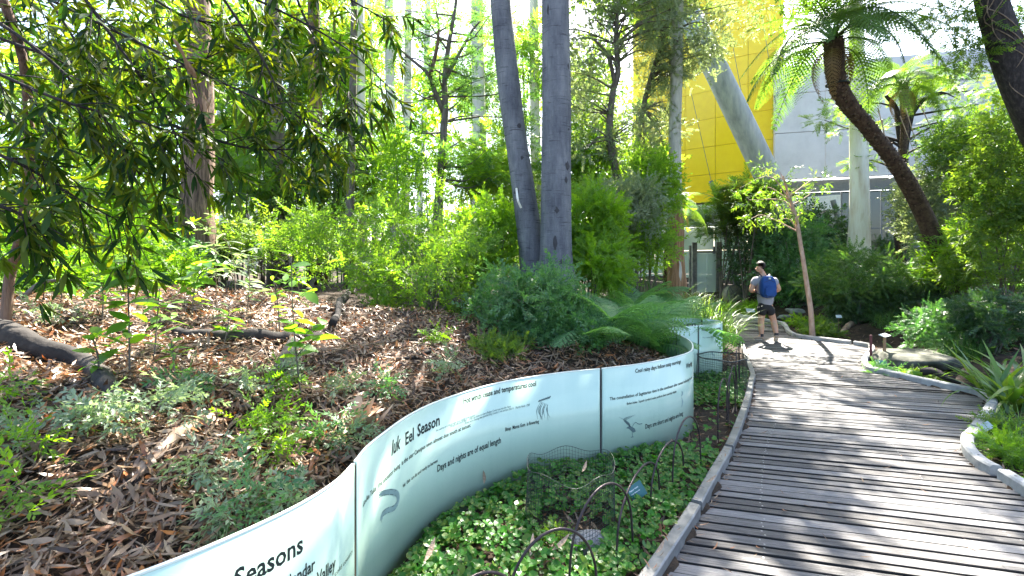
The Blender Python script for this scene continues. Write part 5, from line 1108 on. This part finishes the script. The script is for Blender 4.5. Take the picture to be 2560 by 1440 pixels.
for q, (px, py, n, L, lab) in enumerate([(2215, 800, 160, .75, 'dark green grass clump behind the flat boulder'), (2280, 790, 130, .7, 'dark green grass clump right of the one behind the boulder'), (2420, 880, 170, .75, 'drooping dark grass clump right of the flat boulder'), (2370, 890, 130, .6, 'short drooping dark grass at the end of the boulder'), (2500, 840, 130, .8, 'dark grass clump behind the strap leaves')]):
    b0 = og(px, py + 20); grass('grass_clump', b0[0], b0[1], n, L, .011, .10, 560 + q, 'darkgrass', lab, arch=(.8, 2.2), tilt=(50, 85), group='dark grass clumps on the right bank')
for q, (x, y, n, L, lab) in enumerate([(4.68, 4.12, 70, .36, 'sunny grass tuft at the right edge behind the kerb curve'), (4.5, 3.8, 60, .32, 'sunny grass tuft lowest at the right edge'), (5.05, 4.5, 60, .42, 'sunny grass tuft under the strap leaves')]):
    grass('grass_tuft', x, y, n, L, .010, .09, 570 + q, 'grass', lab, arch=(.5, 1.8), cat='grass tuft', group='sunny grass tufts at the right edge')
FLX = [mesh_np('leaf', *blade(1.0, w_, a_, 9), M['flax'], None, True) for w_, a_ in ((.062, .5), (.07, 1.0), (.058, 1.5), (.066, 2.0))]
def strap_plant(x, y, n, L, seed, lab):
    e_ = empty('strap_leaf_plant', (x, y, gz1(x, y)), lab, 'strap plant', 'strap leaved plants at the right edge'); g = rng(seed)
    for q in range(n):
        o = mobj('leaf', FLX[int(g.integers(4))], e_); s_ = L * g.uniform(.6, 1.15)
        set_frond(o, [g.normal(0, .07), g.normal(0, .07), 0], g.uniform(0, 6.28), math.radians(g.uniform(48, 84)), s_, g.normal(0, .5))
strap_plant(5.98, 5.45, 50, 1.0, 581, 'large clump of broad arching strap leaves at the right edge')
strap_plant(6.3, 6.0, 26, .75, 582, 'smaller clump of strap leaves left of the large one, by the kerb corner')
strap_plant(6.6, 5.95, 30, 1.0, 583, 'clump of strap leaves behind the large one at the right edge')
# low green plants on the right bed and by the path
def lowplant(x, y, r, n, seed, mat, lab, kind='fine', size=.8, h=.1, cat='low plant', group=None, name='low_plant'):
    z = gz1(x, y); e_ = empty(name, (x, y, z), lab, cat, group); g = rng(seed)
    cl = [(np.array([x + g.normal(0, r * .5), y + g.normal(0, r * .5), z + h * g.uniform(.3, 1)]), r * .35) for _ in range(10)]
    V, F, r_ = crown(cl, kind, n // 10, seed, size, flat=.6, squash=.5); build('leaves', (V, F), M[mat], e_, r_); return e_
LP = [(4.72, 4.25, .22, 200, 'bright', 'bright leafy ground plant inside the right kerb curve'), (4.45, 3.95, .18, 160, 'bright', 'bright leafy ground plant just behind the kerb at the right edge'), (5.08, 4.7, .2, 160, 'mid', 'leafy ground plant beside the tilted pale label'), (4.4, 3.5, .2, 180, 'bright', 'sunny ground plant at the right edge of the picture, lowest'),
      (5.95, 7.35, .16, 160, 'fern', 'small green plant at the narrow bend of the right kerb'), (6.25, 7.1, .18, 160, 'mid', 'pale green fern like ground plant by the blue green plaque'), (8.0, 15.0, .4, 220, 'bright', 'green ground plant beside the large pale label'), (7.9, 11.6, .35, 260, 'mid', 'green ground plant between the slates and the kerb'), (7.4, 10.9, .3, 240, 'mid', 'green ground plant at the kerb left of the pink sapling'), (8.2, 12.6, .4, 240, 'bright', 'green ground plant behind the slates'), (7.8, 16.6, .5, 260, 'bright', 'green ground plants in front of the fan'), (8.4, 16.0, .5, 260, 'bright', 'green ground plants right of the fan by the path end')]
for q, (x, y, r, n, mt, lab) in enumerate(LP): lowplant(x, y, r, n, 590 + q, mt, lab, size=1.1 if y < 8 else 1.7, h=.12 if y < 8 else .22)
# ------------------------------------------------------------------ rocks, logs and branches
q = P(2280, 893, 7.9); rock('boulder', (q[0], q[1], .06), (.66, .52, .20), 5, M['moss'], 'large flat mossy boulder by the dark pool', 'boulder', sub=4, flat=.62, rot=.2, amp=.12)
q = P(2335, 935, 7.0); o = build('driftwood', tube(catmull([P(2300, 930, 7.0), P(2338, 930, 6.9), P(2365, 945, 6.75), P(2402, 958, 6.65)], 14), np.linspace(.065, .025, 14), 8, wob=.15, seed=3), M['log'], smooth=True, loc=q); tag(o, 'piece of grey driftwood lying between the kerb and the dark pool', 'driftwood')
q = P(2285, 925, 7.0); rock('moss_cushion', (q[0], q[1], .02), (.11, .08, .07), 8, M['bright'], 'round green moss cushion at the end of the driftwood', 'moss', amp=.2)
for k, (px, py, Y, s_, lab) in enumerate([(2012, 815, 11.3, (.34, .2, .07), 'flat slate against the pink sapling foot'), (2080, 812, 10.6, (.42, .22, .10), 'largest flat slate right of the pink sapling'), (1990, 780, 12.8, (.34, .22, .12), 'flat slate behind the kerb left of the sapling'), (2010, 762, 13.6, (.4, .25, .12), 'upper flat slate left of the sapling'), (2105, 806, 10.4, (.24, .2, .15), 'pale slate under the rounded shrub roots'), (1965, 795, 12.9, (.26, .2, .1), 'flat slate nearest the kerb bend')]):
    q = og(px, py, 10.0); rock('slate', (q[0], q[1], q[2] + .03), s_, 20 + k, M['slate'], lab, 'slate', 'flat slates on the right bank', sub=3, flat=.5, rot=k * .7, amp=.2)
def ground_log(pts, w, mat, lab, name='log', cat='log', lift=.5, k=9, wob=.1, group=None, ys=None):
    p = np.array([og(*a_) for a_ in pts]) if ys is None else np.array([P(*a_, y) for a_, y in zip(pts, ys)])
    w = np.interp(np.linspace(0, 1, 18), np.linspace(0, 1, len(w)), w); p = catmull(p, 18); r_ = w / FX * p[:, 1] / 2
    if ys is None: p[:, 2] = gz(p[:, 0], p[:, 1]) + r_ * lift
    o = build(name, tube(p, r_, k, wob=wob, seed=len(lab)), M[mat], smooth=True, loc=p[len(p) // 2]); return tag(o, lab, cat, group)
ground_log([(-60, 850), (60, 880), (170, 915), (230, 945), (265, 985), (292, 1016)], [62, 56, 50, 46, 40, 24], 'log', 'thick dark fallen log at the left edge', lift=.9)
ground_log([(45, 962), (120, 972), (190, 968), (245, 962)], [14, 16, 13, 9], 'log', 'thin dark branch lying below the thick log at left', 'branch', 'branch', .8)
ground_log([(440, 840), (520, 852), (640, 856), (800, 850)], [22, 26, 28, 18], 'log', 'long black log lying across the mulch in the middle of the mound', lift=1.3)
ground_log([(735, 870), (720, 900), (700, 945), (668, 990)], [22, 28, 30, 18], 'log', 'grey branch pointing down the slope below the black log', 'branch', 'branch', 1.6)
ground_log([(885, 742), (858, 768), (846, 800), (832, 835)], [12, 15, 16, 20], 'log', 'dark crooked branch stub standing up left of the lime shrub', 'branch', 'branch', 2.5)
ground_log([(812, 660), (790, 700), (768, 742)], [10, 14, 12], 'log', 'short dark branch behind the broad leaf sapling', 'branch', 'branch', 2.5)
ground_log([(590, 800), (700, 785), (820, 776), (930, 778)], [7, 9, 9, 6], 'barkstrip', 'long pale stick lying across the mulch behind the black log', 'branch', 'branch', 1.2, 6)
ground_log([(330, 1215), (400, 1150), (470, 1085), (545, 1040)], [30, 34, 30, 16], 'barkstrip', 'long grey bleached log half sunk in the litter, lower left', lift=.9)
ground_log([(225, 1320), (290, 1245), (345, 1205)], [10, 20, 26], 'log', 'dark lower end of branch near the bleached log', 'branch', 'branch', .6)
ground_log([(-20, 1400), (120, 1385), (240, 1362), (300, 1360)], [10, 12, 12, 9], 'barkstrip', 'long brown stick at the lower left corner', 'branch', 'branch', 1.3, 6)
ground_log([(288, 1360), (310, 1400), (338, 1440)], [12, 12, 10], 'barkstrip', 'brown stick meeting the glass screen at the lower left', 'branch', 'branch', 1.3, 6)
ground_log([(905, 1005), (960, 950), (1010, 905)], [9, 10, 7], 'barkstrip', 'pale stick on the litter above the Eel Season panel', 'branch', 'branch', 1.2, 6)
ground_log([(690, 1010), (640, 1035), (560, 1085)], [6, 8, 7], 'log', 'thin dark stick on the litter in the middle', 'branch', 'branch', 1.2, 6)
ground_log([(0, 770), (60, 740), (110, 705), (200, 700)], [10, 11, 9, 6], 'midbark', 'grey bent branch rising at the left edge over the mulch', 'branch', 'branch', ys=[4.2, 4.2, 4.25, 4.3])
ground_log([(985, 905), (1080, 880), (1160, 850)], [6, 8, 8], 'log', 'dark stick below the lime shrub', 'branch', 'branch', 1.2, 6)
ground_log([(2105, 835), (2128, 815), (2135, 790)], [10, 14, 16], 'barkstrip', 'gnarled pale root below the rounded green shrub', 'root', 'root', .9)
ground_log([(1980, 758), (2040, 745), (2090, 730)], [6, 9, 6], 'barkstrip', 'long pale log lying behind the slates', lift=.8)
q = og(600, 665); rock('boulder', (q[0], q[1], q[2] + .1), (.28, .25, .3), 6, M['log'], 'dark rock in the shade behind the pale leaved saplings', 'boulder', amp=.2)
q = og(905, 1080); e_ = empty('curled_bark', q, 'clump of pale curled dead leaves at the top edge of the Eel Season panel', 'dead leaves'); g = rng(8)
cm = mesh_np('leaf', *leaf_s(.11, .3, 5, .6, 0, .3), M['barkstrip'], None, True)
for k in range(9):
    o = mobj('leaf', cm, e_); set_frond(o, g.normal(0, .03, 3) + [0, 0, .04], g.uniform(0, 6.28), g.uniform(-.3, .8), g.uniform(.7, 1.3), g.uniform(-1.5, 1.5))
# ------------------------------------------------------------------ saplings on the mound: every leaf is a part
SLM = {k_: [mesh_np('leaf', *leaf_s(1, w_, 4, c_, s_, .1), M[m_], None, True) for w_, c_, s_ in ((ww, -.18, .05), (ww * .9, -.35, -.05))] for k_, m_, ww in (('wide', 'sapling', .44), ('lance', 'sapling', .26), ('sage', 'sage', .22), ('broad', 'sapling', .6))}
def sapling(px, py, top, n, ls, seed, kind, lab, lean=0.0, side=3, group='saplings on the mulch mound'):
    b0 = og(px, py); H = (py - top) / FX * b0[1]; g = rng(seed)
    e_ = empty('sapling', b0, lab, 'sapling', group)
    st_ = catmull([b0 - [0, 0, .05], b0 + [lean * .3 * H + g.normal(0, .02), g.normal(0, .03), H * .5], b0 + [lean * H, g.normal(0, .05), H]], 14)
    parts = [tube(st_, np.linspace(.007, .0025, 14), 5)]; nodes = [(st_[k], nrm(st_[min(13, k + 1)] - st_[k - 1])) for k in range(4, 14)]
    for q in range(side):
        k = 4 + int(g.integers(7)); az = g.uniform(0, 6.28); ln = H * g.uniform(.18, .34); d_ = np.array([math.cos(az) * .8, math.sin(az) * .8, .55])
        tw = catmull([st_[k], st_[k] + d_ * ln * .5 + [0, 0, .02], st_[k] + d_ * ln], 6); parts.append(tube(tw, np.linspace(.004, .0015, 6), 4)); nodes += [(tw[j], d_) for j in (2, 3, 4, 5, 5)]
    build('stem', join(parts), M['twig' if kind == 'sage' else 'midbark'], e_, smooth=True)
    for q in range(n):
        p, d_ = nodes[q % len(nodes)]; o = mobj('leaf', SLM[kind][q % 2], e_)
        set_frond(o, p - b0, q * 2.4 + g.normal(0, .5), math.radians(g.uniform(-15, 40)), ls * g.uniform(.65, 1.2), g.normal(0, .35))
SP = [(325, 950, 640, 40, .17, 'wide', 'tallest bright green sapling left of the black log'), (385, 900, 700, 26, .15, 'lance', 'bright green sapling right of the tallest one'), (255, 800, 660, 26, .17, 'lance', 'bright green sapling in front of the fine bush at left'), (480, 800, 655, 28, .16, 'wide', 'bright green sapling with large leaves behind the black log'),
      (755, 1000, 640, 22, .13, 'broad', 'slender sapling with round leaves standing in front of the lime shrub'), (700, 850, 690, 20, .12, 'wide', 'green sapling left of the slender round leaved one'), (555, 870, 770, 18, .13, 'lance', 'low green sapling on the black log'), (250, 960, 830, 14, .12, 'wide', 'low bright sapling behind the thick log'),
      (590, 740, 545, 40, .16, 'sage', 'pale sage leaved sapling, leftmost of the pale group'), (650, 730, 560, 40, .15, 'sage', 'pale sage leaved sapling in the middle of the pale group'), (700, 720, 570, 34, .15, 'sage', 'pale sage leaved sapling nearest the lime shrub'), (615, 790, 640, 34, .14, 'sage', 'lower pale sage leaved sapling in front of the pale group'), (540, 760, 600, 32, .15, 'sage', 'pale sage leaved sapling beside the bright large leaved one'),
      (370, 720, 560, 26, .2, 'broad', 'broad leaved sapling under the thick brown trunk'), (160, 760, 640, 22, .16, 'lance', 'bright sapling at the left behind the mulch'), (440, 960, 850, 14, .12, 'lance', 'small sapling between the logs'), (750, 640, 560, 14, .17, 'lance', 'yellow green sapling above the pale group')]
for q, (px, py, top, n, ls, kind, lab) in enumerate(SP): sapling(px, py, top, int(n * 1.4), ls * 1.05, 600 + q, kind, lab, lean=rng(q).normal(0, .12))
SD = [(350, 1100, .18), (700, 1010, .2), (620, 1010, .12), (960, 1010, .12), (745, 1310, .12), (60, 1180, .25), (140, 1120, .2), (30, 1330, .2), (440, 1060, .14), (820, 1130, .14), (560, 1330, .12), (690, 1180, .16), (760, 960, .14), (1090, 870, .16), (1130, 950, .14), (480, 1000, .12), (860, 1000, .12), (20, 1050, .2), (150, 830, .22), (640, 1100, .14), (510, 1240, .12), (640, 1330, .1), (250, 1110, .15), (720, 1110, .12), (880, 1140, .1)]
nearby = ['left of the bleached log top', 'on the litter right of the grey branch', 'left of the grey branch tip', 'above the word Iuk', 'just above the word Seasons', 'at the left edge, dense', 'right of the dense one at the left edge', 'in the lower left corner', 'above the bleached log', 'left of the curled dead leaves', 'at the glass edge, lower left', 'in the middle of the slope',
          'right of the grey branch', 'beneath the lime shrub', 'left of the moss green bush', 'right of the thick log end', 'between branch and glass screen', 'at the left edge under the log', 'behind the thick log', 'right of the bleached log', 'below the bleached log', 'touching the screen above Seasons', 'below the thin branch at left', 'halfway down the slope to the screen', 'beside the curled dead leaves']
for q, ((px, py, r), nb) in enumerate(zip(SD, nearby)):
    b0 = og(px, py); lowplant(b0[0], b0[1], r * .62, 15, 640 + q, 'sage' if q % 2 == 0 else 'bright' if q % 3 else 'teal', 'small leafy seedling ' + nb, 'round', .75, .2, 'seedling', 'seedlings scattered over the leaf litter', 'seedling')
# ------------------------------------------------------------------ violets and leaf litter
g = rng(88)
def in_strip(x, y):
    gx_ = np.interp(y, MBy, MBx); lx = np.interp(y, LEy, LEx); return (x > gx_ + .03) & (x < lx - .10)
n = 70000; y = g.uniform(.7, 8.2, n); x = g.uniform(-2, 4.6, n); k = in_strip(x, y); x, y = x[k], y[k]
bare = ((y > 4.05) & (y < 5.35) & (x > 1.45)); thin = g.random(len(x)) < np.where(bare, .07, 1.0)
bare2 = ((x - .37) / .23) ** 2 + ((y - 2.86) / .2) ** 2 < 1; thin &= ~(bare2 & (g.random(len(x)) < .9))
near_fall = g.random(len(x)) < np.clip(1.35 - y * .06, .4, 1)
x, y = x[thin & near_fall], y[thin & near_fall]; d_edge = np.minimum(np.interp(y, LEy, LEx) - .1 - x, x - np.interp(y, MBy, MBx))
h = (.03 + .10 * g.random(len(x)) ** .7) * (1 + .35 * np.sin(5 * x + 2 * y) * np.sin(4 * y)) * np.clip(d_edge * 6 + .35, .4, 1)
Z = np.stack([g.normal(0, .35, len(x)), g.normal(-.25, .35, len(x)), np.ones(len(x))], -1); X = np.stack([*(lambda a_: (np.cos(a_), np.sin(a_)))(g.uniform(0, 6.28, len(x))), 0 * x], -1)
X = X - nrm(Z) * (X * nrm(Z)).sum(1, keepdims=True)
V, F, r_ = scatter(leaf_round(.5), np.stack([x, y, h + .02], -1), X, Z, g.uniform(.018, .056, len(x)), g)
o = build('violet_groundcover', (V, F), M['violet'], None, r_, loc=(.8, 3.0, 0)); tag(o, 'bright green native violets carpeting the bed between glass screen and kerb', 'ground cover', kind='stuff')
# small leaved moss clump by the stone
lowplant(.26, 2.80, .12, 220, 700, 'bright', 'fine mossy green clump inside the nearer wire cage', 'fine', .35, .08, 'moss')
# litter on the mound
def strip_leaf(w_, c_, s_):
    u = np.array([0, .3, .68, 1.0]); hw = w_ / 2 * np.array([.15, 1, .8, .03]); mid = np.stack([u, s_ * u * u, c_ * u * u], -1)
    V = np.stack([mid + np.stack([0 * u, hw, .25 * hw * np.array([0, 1, -1, 0])], -1), mid - np.stack([0 * u, hw, -.25 * hw], -1)], 1).reshape(-1, 3); return V, np.array([[0, 1, 3, 2], [2, 3, 5, 4], [4, 5, 7, 6]])
def litter(n, xr, yr, seed, lo, hi, region, ymax_keep, mat='litter', zoff=.055):
    g = rng(seed); y = yr[0] + (yr[1] - yr[0]) * g.random(n) ** 1.35; x = g.uniform(xr[0], xr[1], n) * np.clip(y / 4.0, .75, 3.0); k = region(x, y); x, y = x[k], y[k]
    z = gz(x, y); e = .12; gxx = (gz(x + e, y) - gz(x - e, y)) / (2 * e); gyy = (gz(x, y + e) - gz(x, y - e)) / (2 * e)
    Nn = nrm(np.stack([-np.clip(gxx, -.7, .7), -np.clip(gyy, -.7, .7), np.ones(len(x))], -1) + g.normal(0, .55, (len(x), 3)) * [1, 1, .3]); a_ = g.uniform(0, 6.28, len(x))
    X = np.stack([np.cos(a_), np.sin(a_), 0 * a_], -1); X = nrm(X - Nn * (X * Nn).sum(1, keepdims=True)); s_ = g.uniform(lo, hi, len(x))
    p = np.stack([x, y, z + zoff * g.random(len(x)) + .006], -1) - X * s_[:, None] * .5
    kk = g.integers(0, 3, len(x)); Ls = [strip_leaf(.17, .22, .22), strip_leaf(.13, -.2, -.28), strip_leaf(.24, .35, .08)]
    parts, rn = [], []
    for t_ in range(3):
        m_ = kk == t_; V, F, r_ = scatter(Ls[t_], p[m_], X[m_], Nn[m_], s_[m_], g); parts.append((V, F)); rn.append(np.repeat(g.random(m_.sum()), 3))
    V, F = join(parts); return V, F, np.concatenate(rn)
V, F, r_ = litter(70000, (-4.6, 2.0), (1.15, 8.0), 90, .028, .098, lambda x, y: x < np.interp(y, MBy, MBx) - .02, None)
o = build('leaf_litter', (V, F), M['litter'], None, r_, loc=(-1.5, 4, 1)); tag(o, 'thick brown gum leaf litter covering the mound behind the glass screen', 'leaf litter', kind='stuff')
V, F, r_ = litter(9000, (-2, 4.2), (1.0, 8.0), 91, .05, .11, in_strip, None, zoff=.02); k = (V.reshape(-1, 12, 3)[:, :, 1].mean(1) > 3.9)
o = build('leaf_litter', (V, F), M['litter'], None, r_, loc=(1.5, 4.5, 0)); tag(o, 'dry leaf litter in the bed between glass bulge and kerb', 'leaf litter', kind='stuff')
V, F, r_ = litter(5000, (0, 9), (3.0, 16), 92, .06, .12, lambda x, y: (x > np.interp(y, REy, REx) + .15), None); o = build('leaf_litter', (V, F), M['litter'], None, r_, loc=(8, 9, 0)); tag(o, 'dry leaf litter on the shaded right bank', 'leaf litter', kind='stuff')
# a few leaves lying on the violets and over the boardwalk
def loose(n, seed, yr, fn, lo, hi, lab, z):
    g = rng(seed); y = yr[0] + (yr[1] - yr[0]) * g.random(n) ** 1.5; l = np.interp(y, LEy, LEx); r = np.interp(y, REy, REx); x = fn(g, l, r, n); a_ = g.uniform(0, 6.28, n)
    X = np.stack([np.cos(a_), np.sin(a_), g.normal(0, .06, n)], -1); Zz = np.stack([g.normal(0, .3, n), g.normal(0, .3, n), np.ones(n)], -1)
    V, F, r_ = scatter(leaf_s(1, .16, 4, .3, .35, .3), np.stack([x, y, np.full(n, z)], -1), X, Zz, g.uniform(lo, hi, n), g)
    r_ = np.repeat(.35 + .6 * g.random(n), 8); o = build('fallen_leaves', (V, F), M['litter'], None, r_, loc=(2.5, 4, z)); return tag(o, lab, 'fallen leaves', kind='stuff')
loose(150, 93, (2.2, 10), lambda g, l, r, n: l + .06 + (r - l - .12) * g.random(n), .02, .075, 'scattered dry gum leaves and twigs on the boardwalk planks', .006)
loose(110, 95, (2.2, 7), lambda g, l, r, n: l + np.abs(g.normal(0, .035, n)), .03, .07, 'dry leaves gathered along the foot of the left kerb', .006)
loose(60, 96, (2.3, 7), lambda g, l, r, n: l - .01 - .07 * g.random(n), .025, .06, 'small dry leaves lying on top of the left kerb', .092)
for q, (px, py, zz, az, L, lab) in enumerate([(1210, 1210, .14, 1.2, .09, 'dry leaf standing upright by the glass above the violets'), (1060, 1405, .14, 1.1, .12, 'curled tan leaf lowest on the violets'), (1275, 1330, .13, -.8, .12, 'tan leaf left of the mossy clump on the violets'), (1325, 1390, .13, 1.3, .11, 'orange curled leaf under the nearest big hoop'), (1380, 1375, .12, .2, .12, 'pale leaf below the stone'), (1455, 1180, .2, .9, .09, 'pale pinkish leaf caught in the wire cage'), (1640, 1382, .1, .5, .08, 'tan leaf at the kerb beside the violets'), (1765, 1205, .1, -.1, .09, 'reddish leaf lying at the kerb near the teal plaque')]):
    Y = FX * (CAMZ - zz) / (py - H0); q_ = P(px, py, Y); o = mobj('dry_leaf', mesh_np('dry_leaf', *leaf_s(1, .26, 5, .35, .2, .4), M['barkstrip'], None, True)); tag(o, lab, 'dry leaf', 'larger dry leaves on the violets')
    set_frond(o, q_, az, .25 if q else 1.2, L, .4)
# sticks among the litter
g = rng(99); parts = []
for q in range(900):
    y = 1.3 + 6.5 * g.random() ** 1.4; x = g.uniform(-4.2, 1.8) * max(.7, y / 4); 
    if x > np.interp(y, MBy, MBx) - .12: continue
    a_ = g.uniform(0, 3.14); L = g.uniform(.12, .5); t_ = np.linspace(-.5, .5, 4); px_ = x + np.cos(a_) * L * t_; py_ = y + np.sin(a_) * L * t_; kx = px_ < np.interp(py_, MBy, MBx) - .05
    if not kx.all(): continue
    parts.append(tube(np.stack([px_, py_, gz(px_, py_) + .04 + g.normal(0, .010, 4)], -1), g.uniform(.0015, .005) if q % 5 else g.uniform(.008, .016), 5, flat=1.0 if q % 5 else .25))
o = build('dry_twigs', join(parts), M['twig'], None, None, loc=(-1.5, 4, 1)); tag(o, 'dry twigs scattered through the leaf litter on the mound', 'twigs', kind='stuff')

# ------------------------------------------------------------------ overhanging bough in the upper left: the leaves that show largest are parts
ot = empty('overhanging_tree', np.array([*(P(10, 745, 3.4)[:2]), gz1(*P(10, 745, 3.4)[:2])]), 'dark leafy tree overhanging the upper left of the picture', 'tree'); o0 = np.array(ot.location)
tp = catmull([o0 - [0, 0, .1], P(25, 690, 3.4), P(52, 590, 3.3), P(70, 450, 3.2), P(72, 300, 3.0), P(50, 120, 2.8), P(-40, -120, 2.6)], 26)
build('trunk', tube(tp, np.linspace(.034, .022, 26), 9, wob=.04), M['brownbark'], ot, smooth=True)
BR = [([(-120, -120, 2.5), (250, 60, 2.5), (520, 190, 2.6), (720, 280, 2.7), (860, 330, 2.8)], 22), ([(300, -140, 2.7), (600, -20, 2.8), (850, 110, 2.9), (990, 235, 3.0)], 20), ([(-120, 130, 2.2), (150, 250, 2.3), (400, 320, 2.5), (560, 400, 2.6)], 22),
      ([(-150, 330, 2.1), (50, 410, 2.2), (200, 500, 2.4), (330, 570, 2.6)], 16), ([(620, -140, 3.1), (860, -10, 3.1), (980, 60, 3.2)], 14), ([(100, -160, 2.3), (300, 120, 2.4), (420, 300, 2.6), (470, 430, 2.7)], 20), ([(-120, 480, 2.0), (60, 540, 2.1), (130, 620, 2.3)], 10),
      ([(480, -120, 2.7), (640, 120, 2.8), (700, 230, 2.9), (790, 350, 3.0)], 17), ([(-120, -20, 2.4), (100, 130, 2.4), (250, 280, 2.5), (350, 440, 2.6)], 20), ([(420, 310, 2.7), (620, 370, 2.8), (800, 370, 2.9)], 12), ([(-100, 60, 2.7), (200, 160, 2.8), (430, 170, 2.9), (600, 110, 3.0)], 20), ([(0, -150, 2.9), (150, 40, 2.9), (230, 200, 3.0), (260, 380, 3.0)], 18), ([(700, -140, 2.8), (760, 40, 2.9), (850, 190, 3.0), (900, 280, 3.0)], 14),
      ([(-140, 220, 2.6), (30, 300, 2.7), (130, 420, 2.8), (170, 560, 2.9)], 16), ([(200, -150, 3.1), (420, 20, 3.1), (560, 60, 3.1), (700, 60, 3.2)], 18)]
g = rng(123); tw, LP_, LX, LZ, LS = [], [], [], [], []
for bi, (pts, nt_) in enumerate(BR):
    p = catmull([P(*a_) for a_ in pts], 30); tw.append(tube(p, np.linspace(.011, .003, 30), 6))
    for q in range(int(nt_ * .85) + 3):
        t_ = g.uniform(.12, 1.0) if q else 1.0; i = min(28, int(t_ * 29)); a_ = p[i]; T = nrm(p[i + 1] - p[i]); sd_ = nrm(np.cross(T, g.normal(0, 1, 3)))
        d_ = nrm(T * .8 + sd_ * .8 + [0, 0, -.25]); ln = g.uniform(.14, .34); e = a_ + d_ * ln + [0, 0, -.10 * ln]; twp = catmull([a_, a_ + d_ * ln * .55, e], 6); tw.append(tube(twp, np.linspace(.004, .0016, 6), 4))
        nl = int(g.integers(11, 18))
        for k in range(nl):
            f_ = g.uniform(.25, 1) if k < nl * .5 else 1.0; c = twp[min(5, int(f_ * 5))]
            x = nrm(d_ * .55 + nrm(g.normal(0, 1, 3)) * .85 + [0, 0, -.42]); LP_.append(c + g.normal(0, .006, 3)); LX.append(x); LZ.append(np.array([0, 0, 1.0]) + g.normal(0, .5, 3)); LS.append(g.uniform(.085, .15))
build('branches', join(tw), M['darkbark'], ot, smooth=True)
LP_, LX, LZ, LS = map(np.array, (LP_, LX, LZ, LS))
px = CX + FX * LP_[:, 0] / LP_[:, 1]; py = H0 - FX * (LP_[:, 2] - CAMZ) / LP_[:, 1]; inside = (px > 5) & (px < 1020) & (py > 5) & (py < 640)
size = np.where(inside, LS / LP_[:, 1], 0) * (1 - .35 * abs(nrm(LX)[:, 1])); big = np.argsort(-size)[:300]; mask = np.zeros(len(LP_), bool); mask[big] = True
BL = [mesh_np('leaf', *leaf_s(1, w_, 5, c_, s_, .12), M['bough'], None, True) for w_, c_, s_ in ((.17, -.14, .06), (.20, -.28, -.06), (.15, -.05, .12))]
Xn = nrm(LX); Yn = nrm(np.cross(LZ, Xn)); Zn = np.cross(Xn, Yn)
for k in big:
    o = mobj('leaf', BL[int(k) % 3], ot); m_ = Matrix([list(r_) for r_ in np.stack([Xn[k], Yn[k], Zn[k]], 1)]).to_4x4(); o.matrix_basis = Matrix.Translation(Vector(LP_[k] - o0)) @ m_ @ Matrix.Scale(LS[k], 4)
V, F, r_ = scatter(leaf_s(1, .175, 4, -.18, .05, .12), LP_[~mask], LX[~mask], LZ[~mask], LS[~mask], g); r_ = np.repeat(g.random((~mask).sum()), 8)
tag(build('foliage', (V, F), M['bough'], ot, r_), kind='stuff')
# deeper layer of the same crown
cl = [(P(px_, py_, Y_), r_) for (px_, py_, Y_, r_) in [(g.uniform(-60, 330), g.uniform(-60, 330), g.uniform(3.2, 4.4), .28) for _ in range(12)] + [(g.uniform(300, 760), g.uniform(-80, 150), g.uniform(3.4, 4.4), .24) for _ in range(6)] + [(g.uniform(-60, 200), g.uniform(300, 560), g.uniform(3.2, 4.2), .25) for _ in range(5)]]
V, F, r_ = crown(cl, 'lance', 22, 130, 1.0, hang=.35); tag(build('foliage', (V, F), M['bough'], ot, r_), kind='stuff')
o = build('bark_strip', tube(catmull([P(432, 95, 2.5), P(455, 130, 2.5), P(470, 165, 2.52), P(492, 195, 2.55)], 10), np.array([.004, .012, .013, .01, .008, .012, .02, .022, .016, .004]), 6, flat=.4), M['orangebark'], loc=P(460, 150, 2.5)); tag(o, 'curled dead orange brown leaf cluster hanging in the overhanging bough', 'dead leaf')
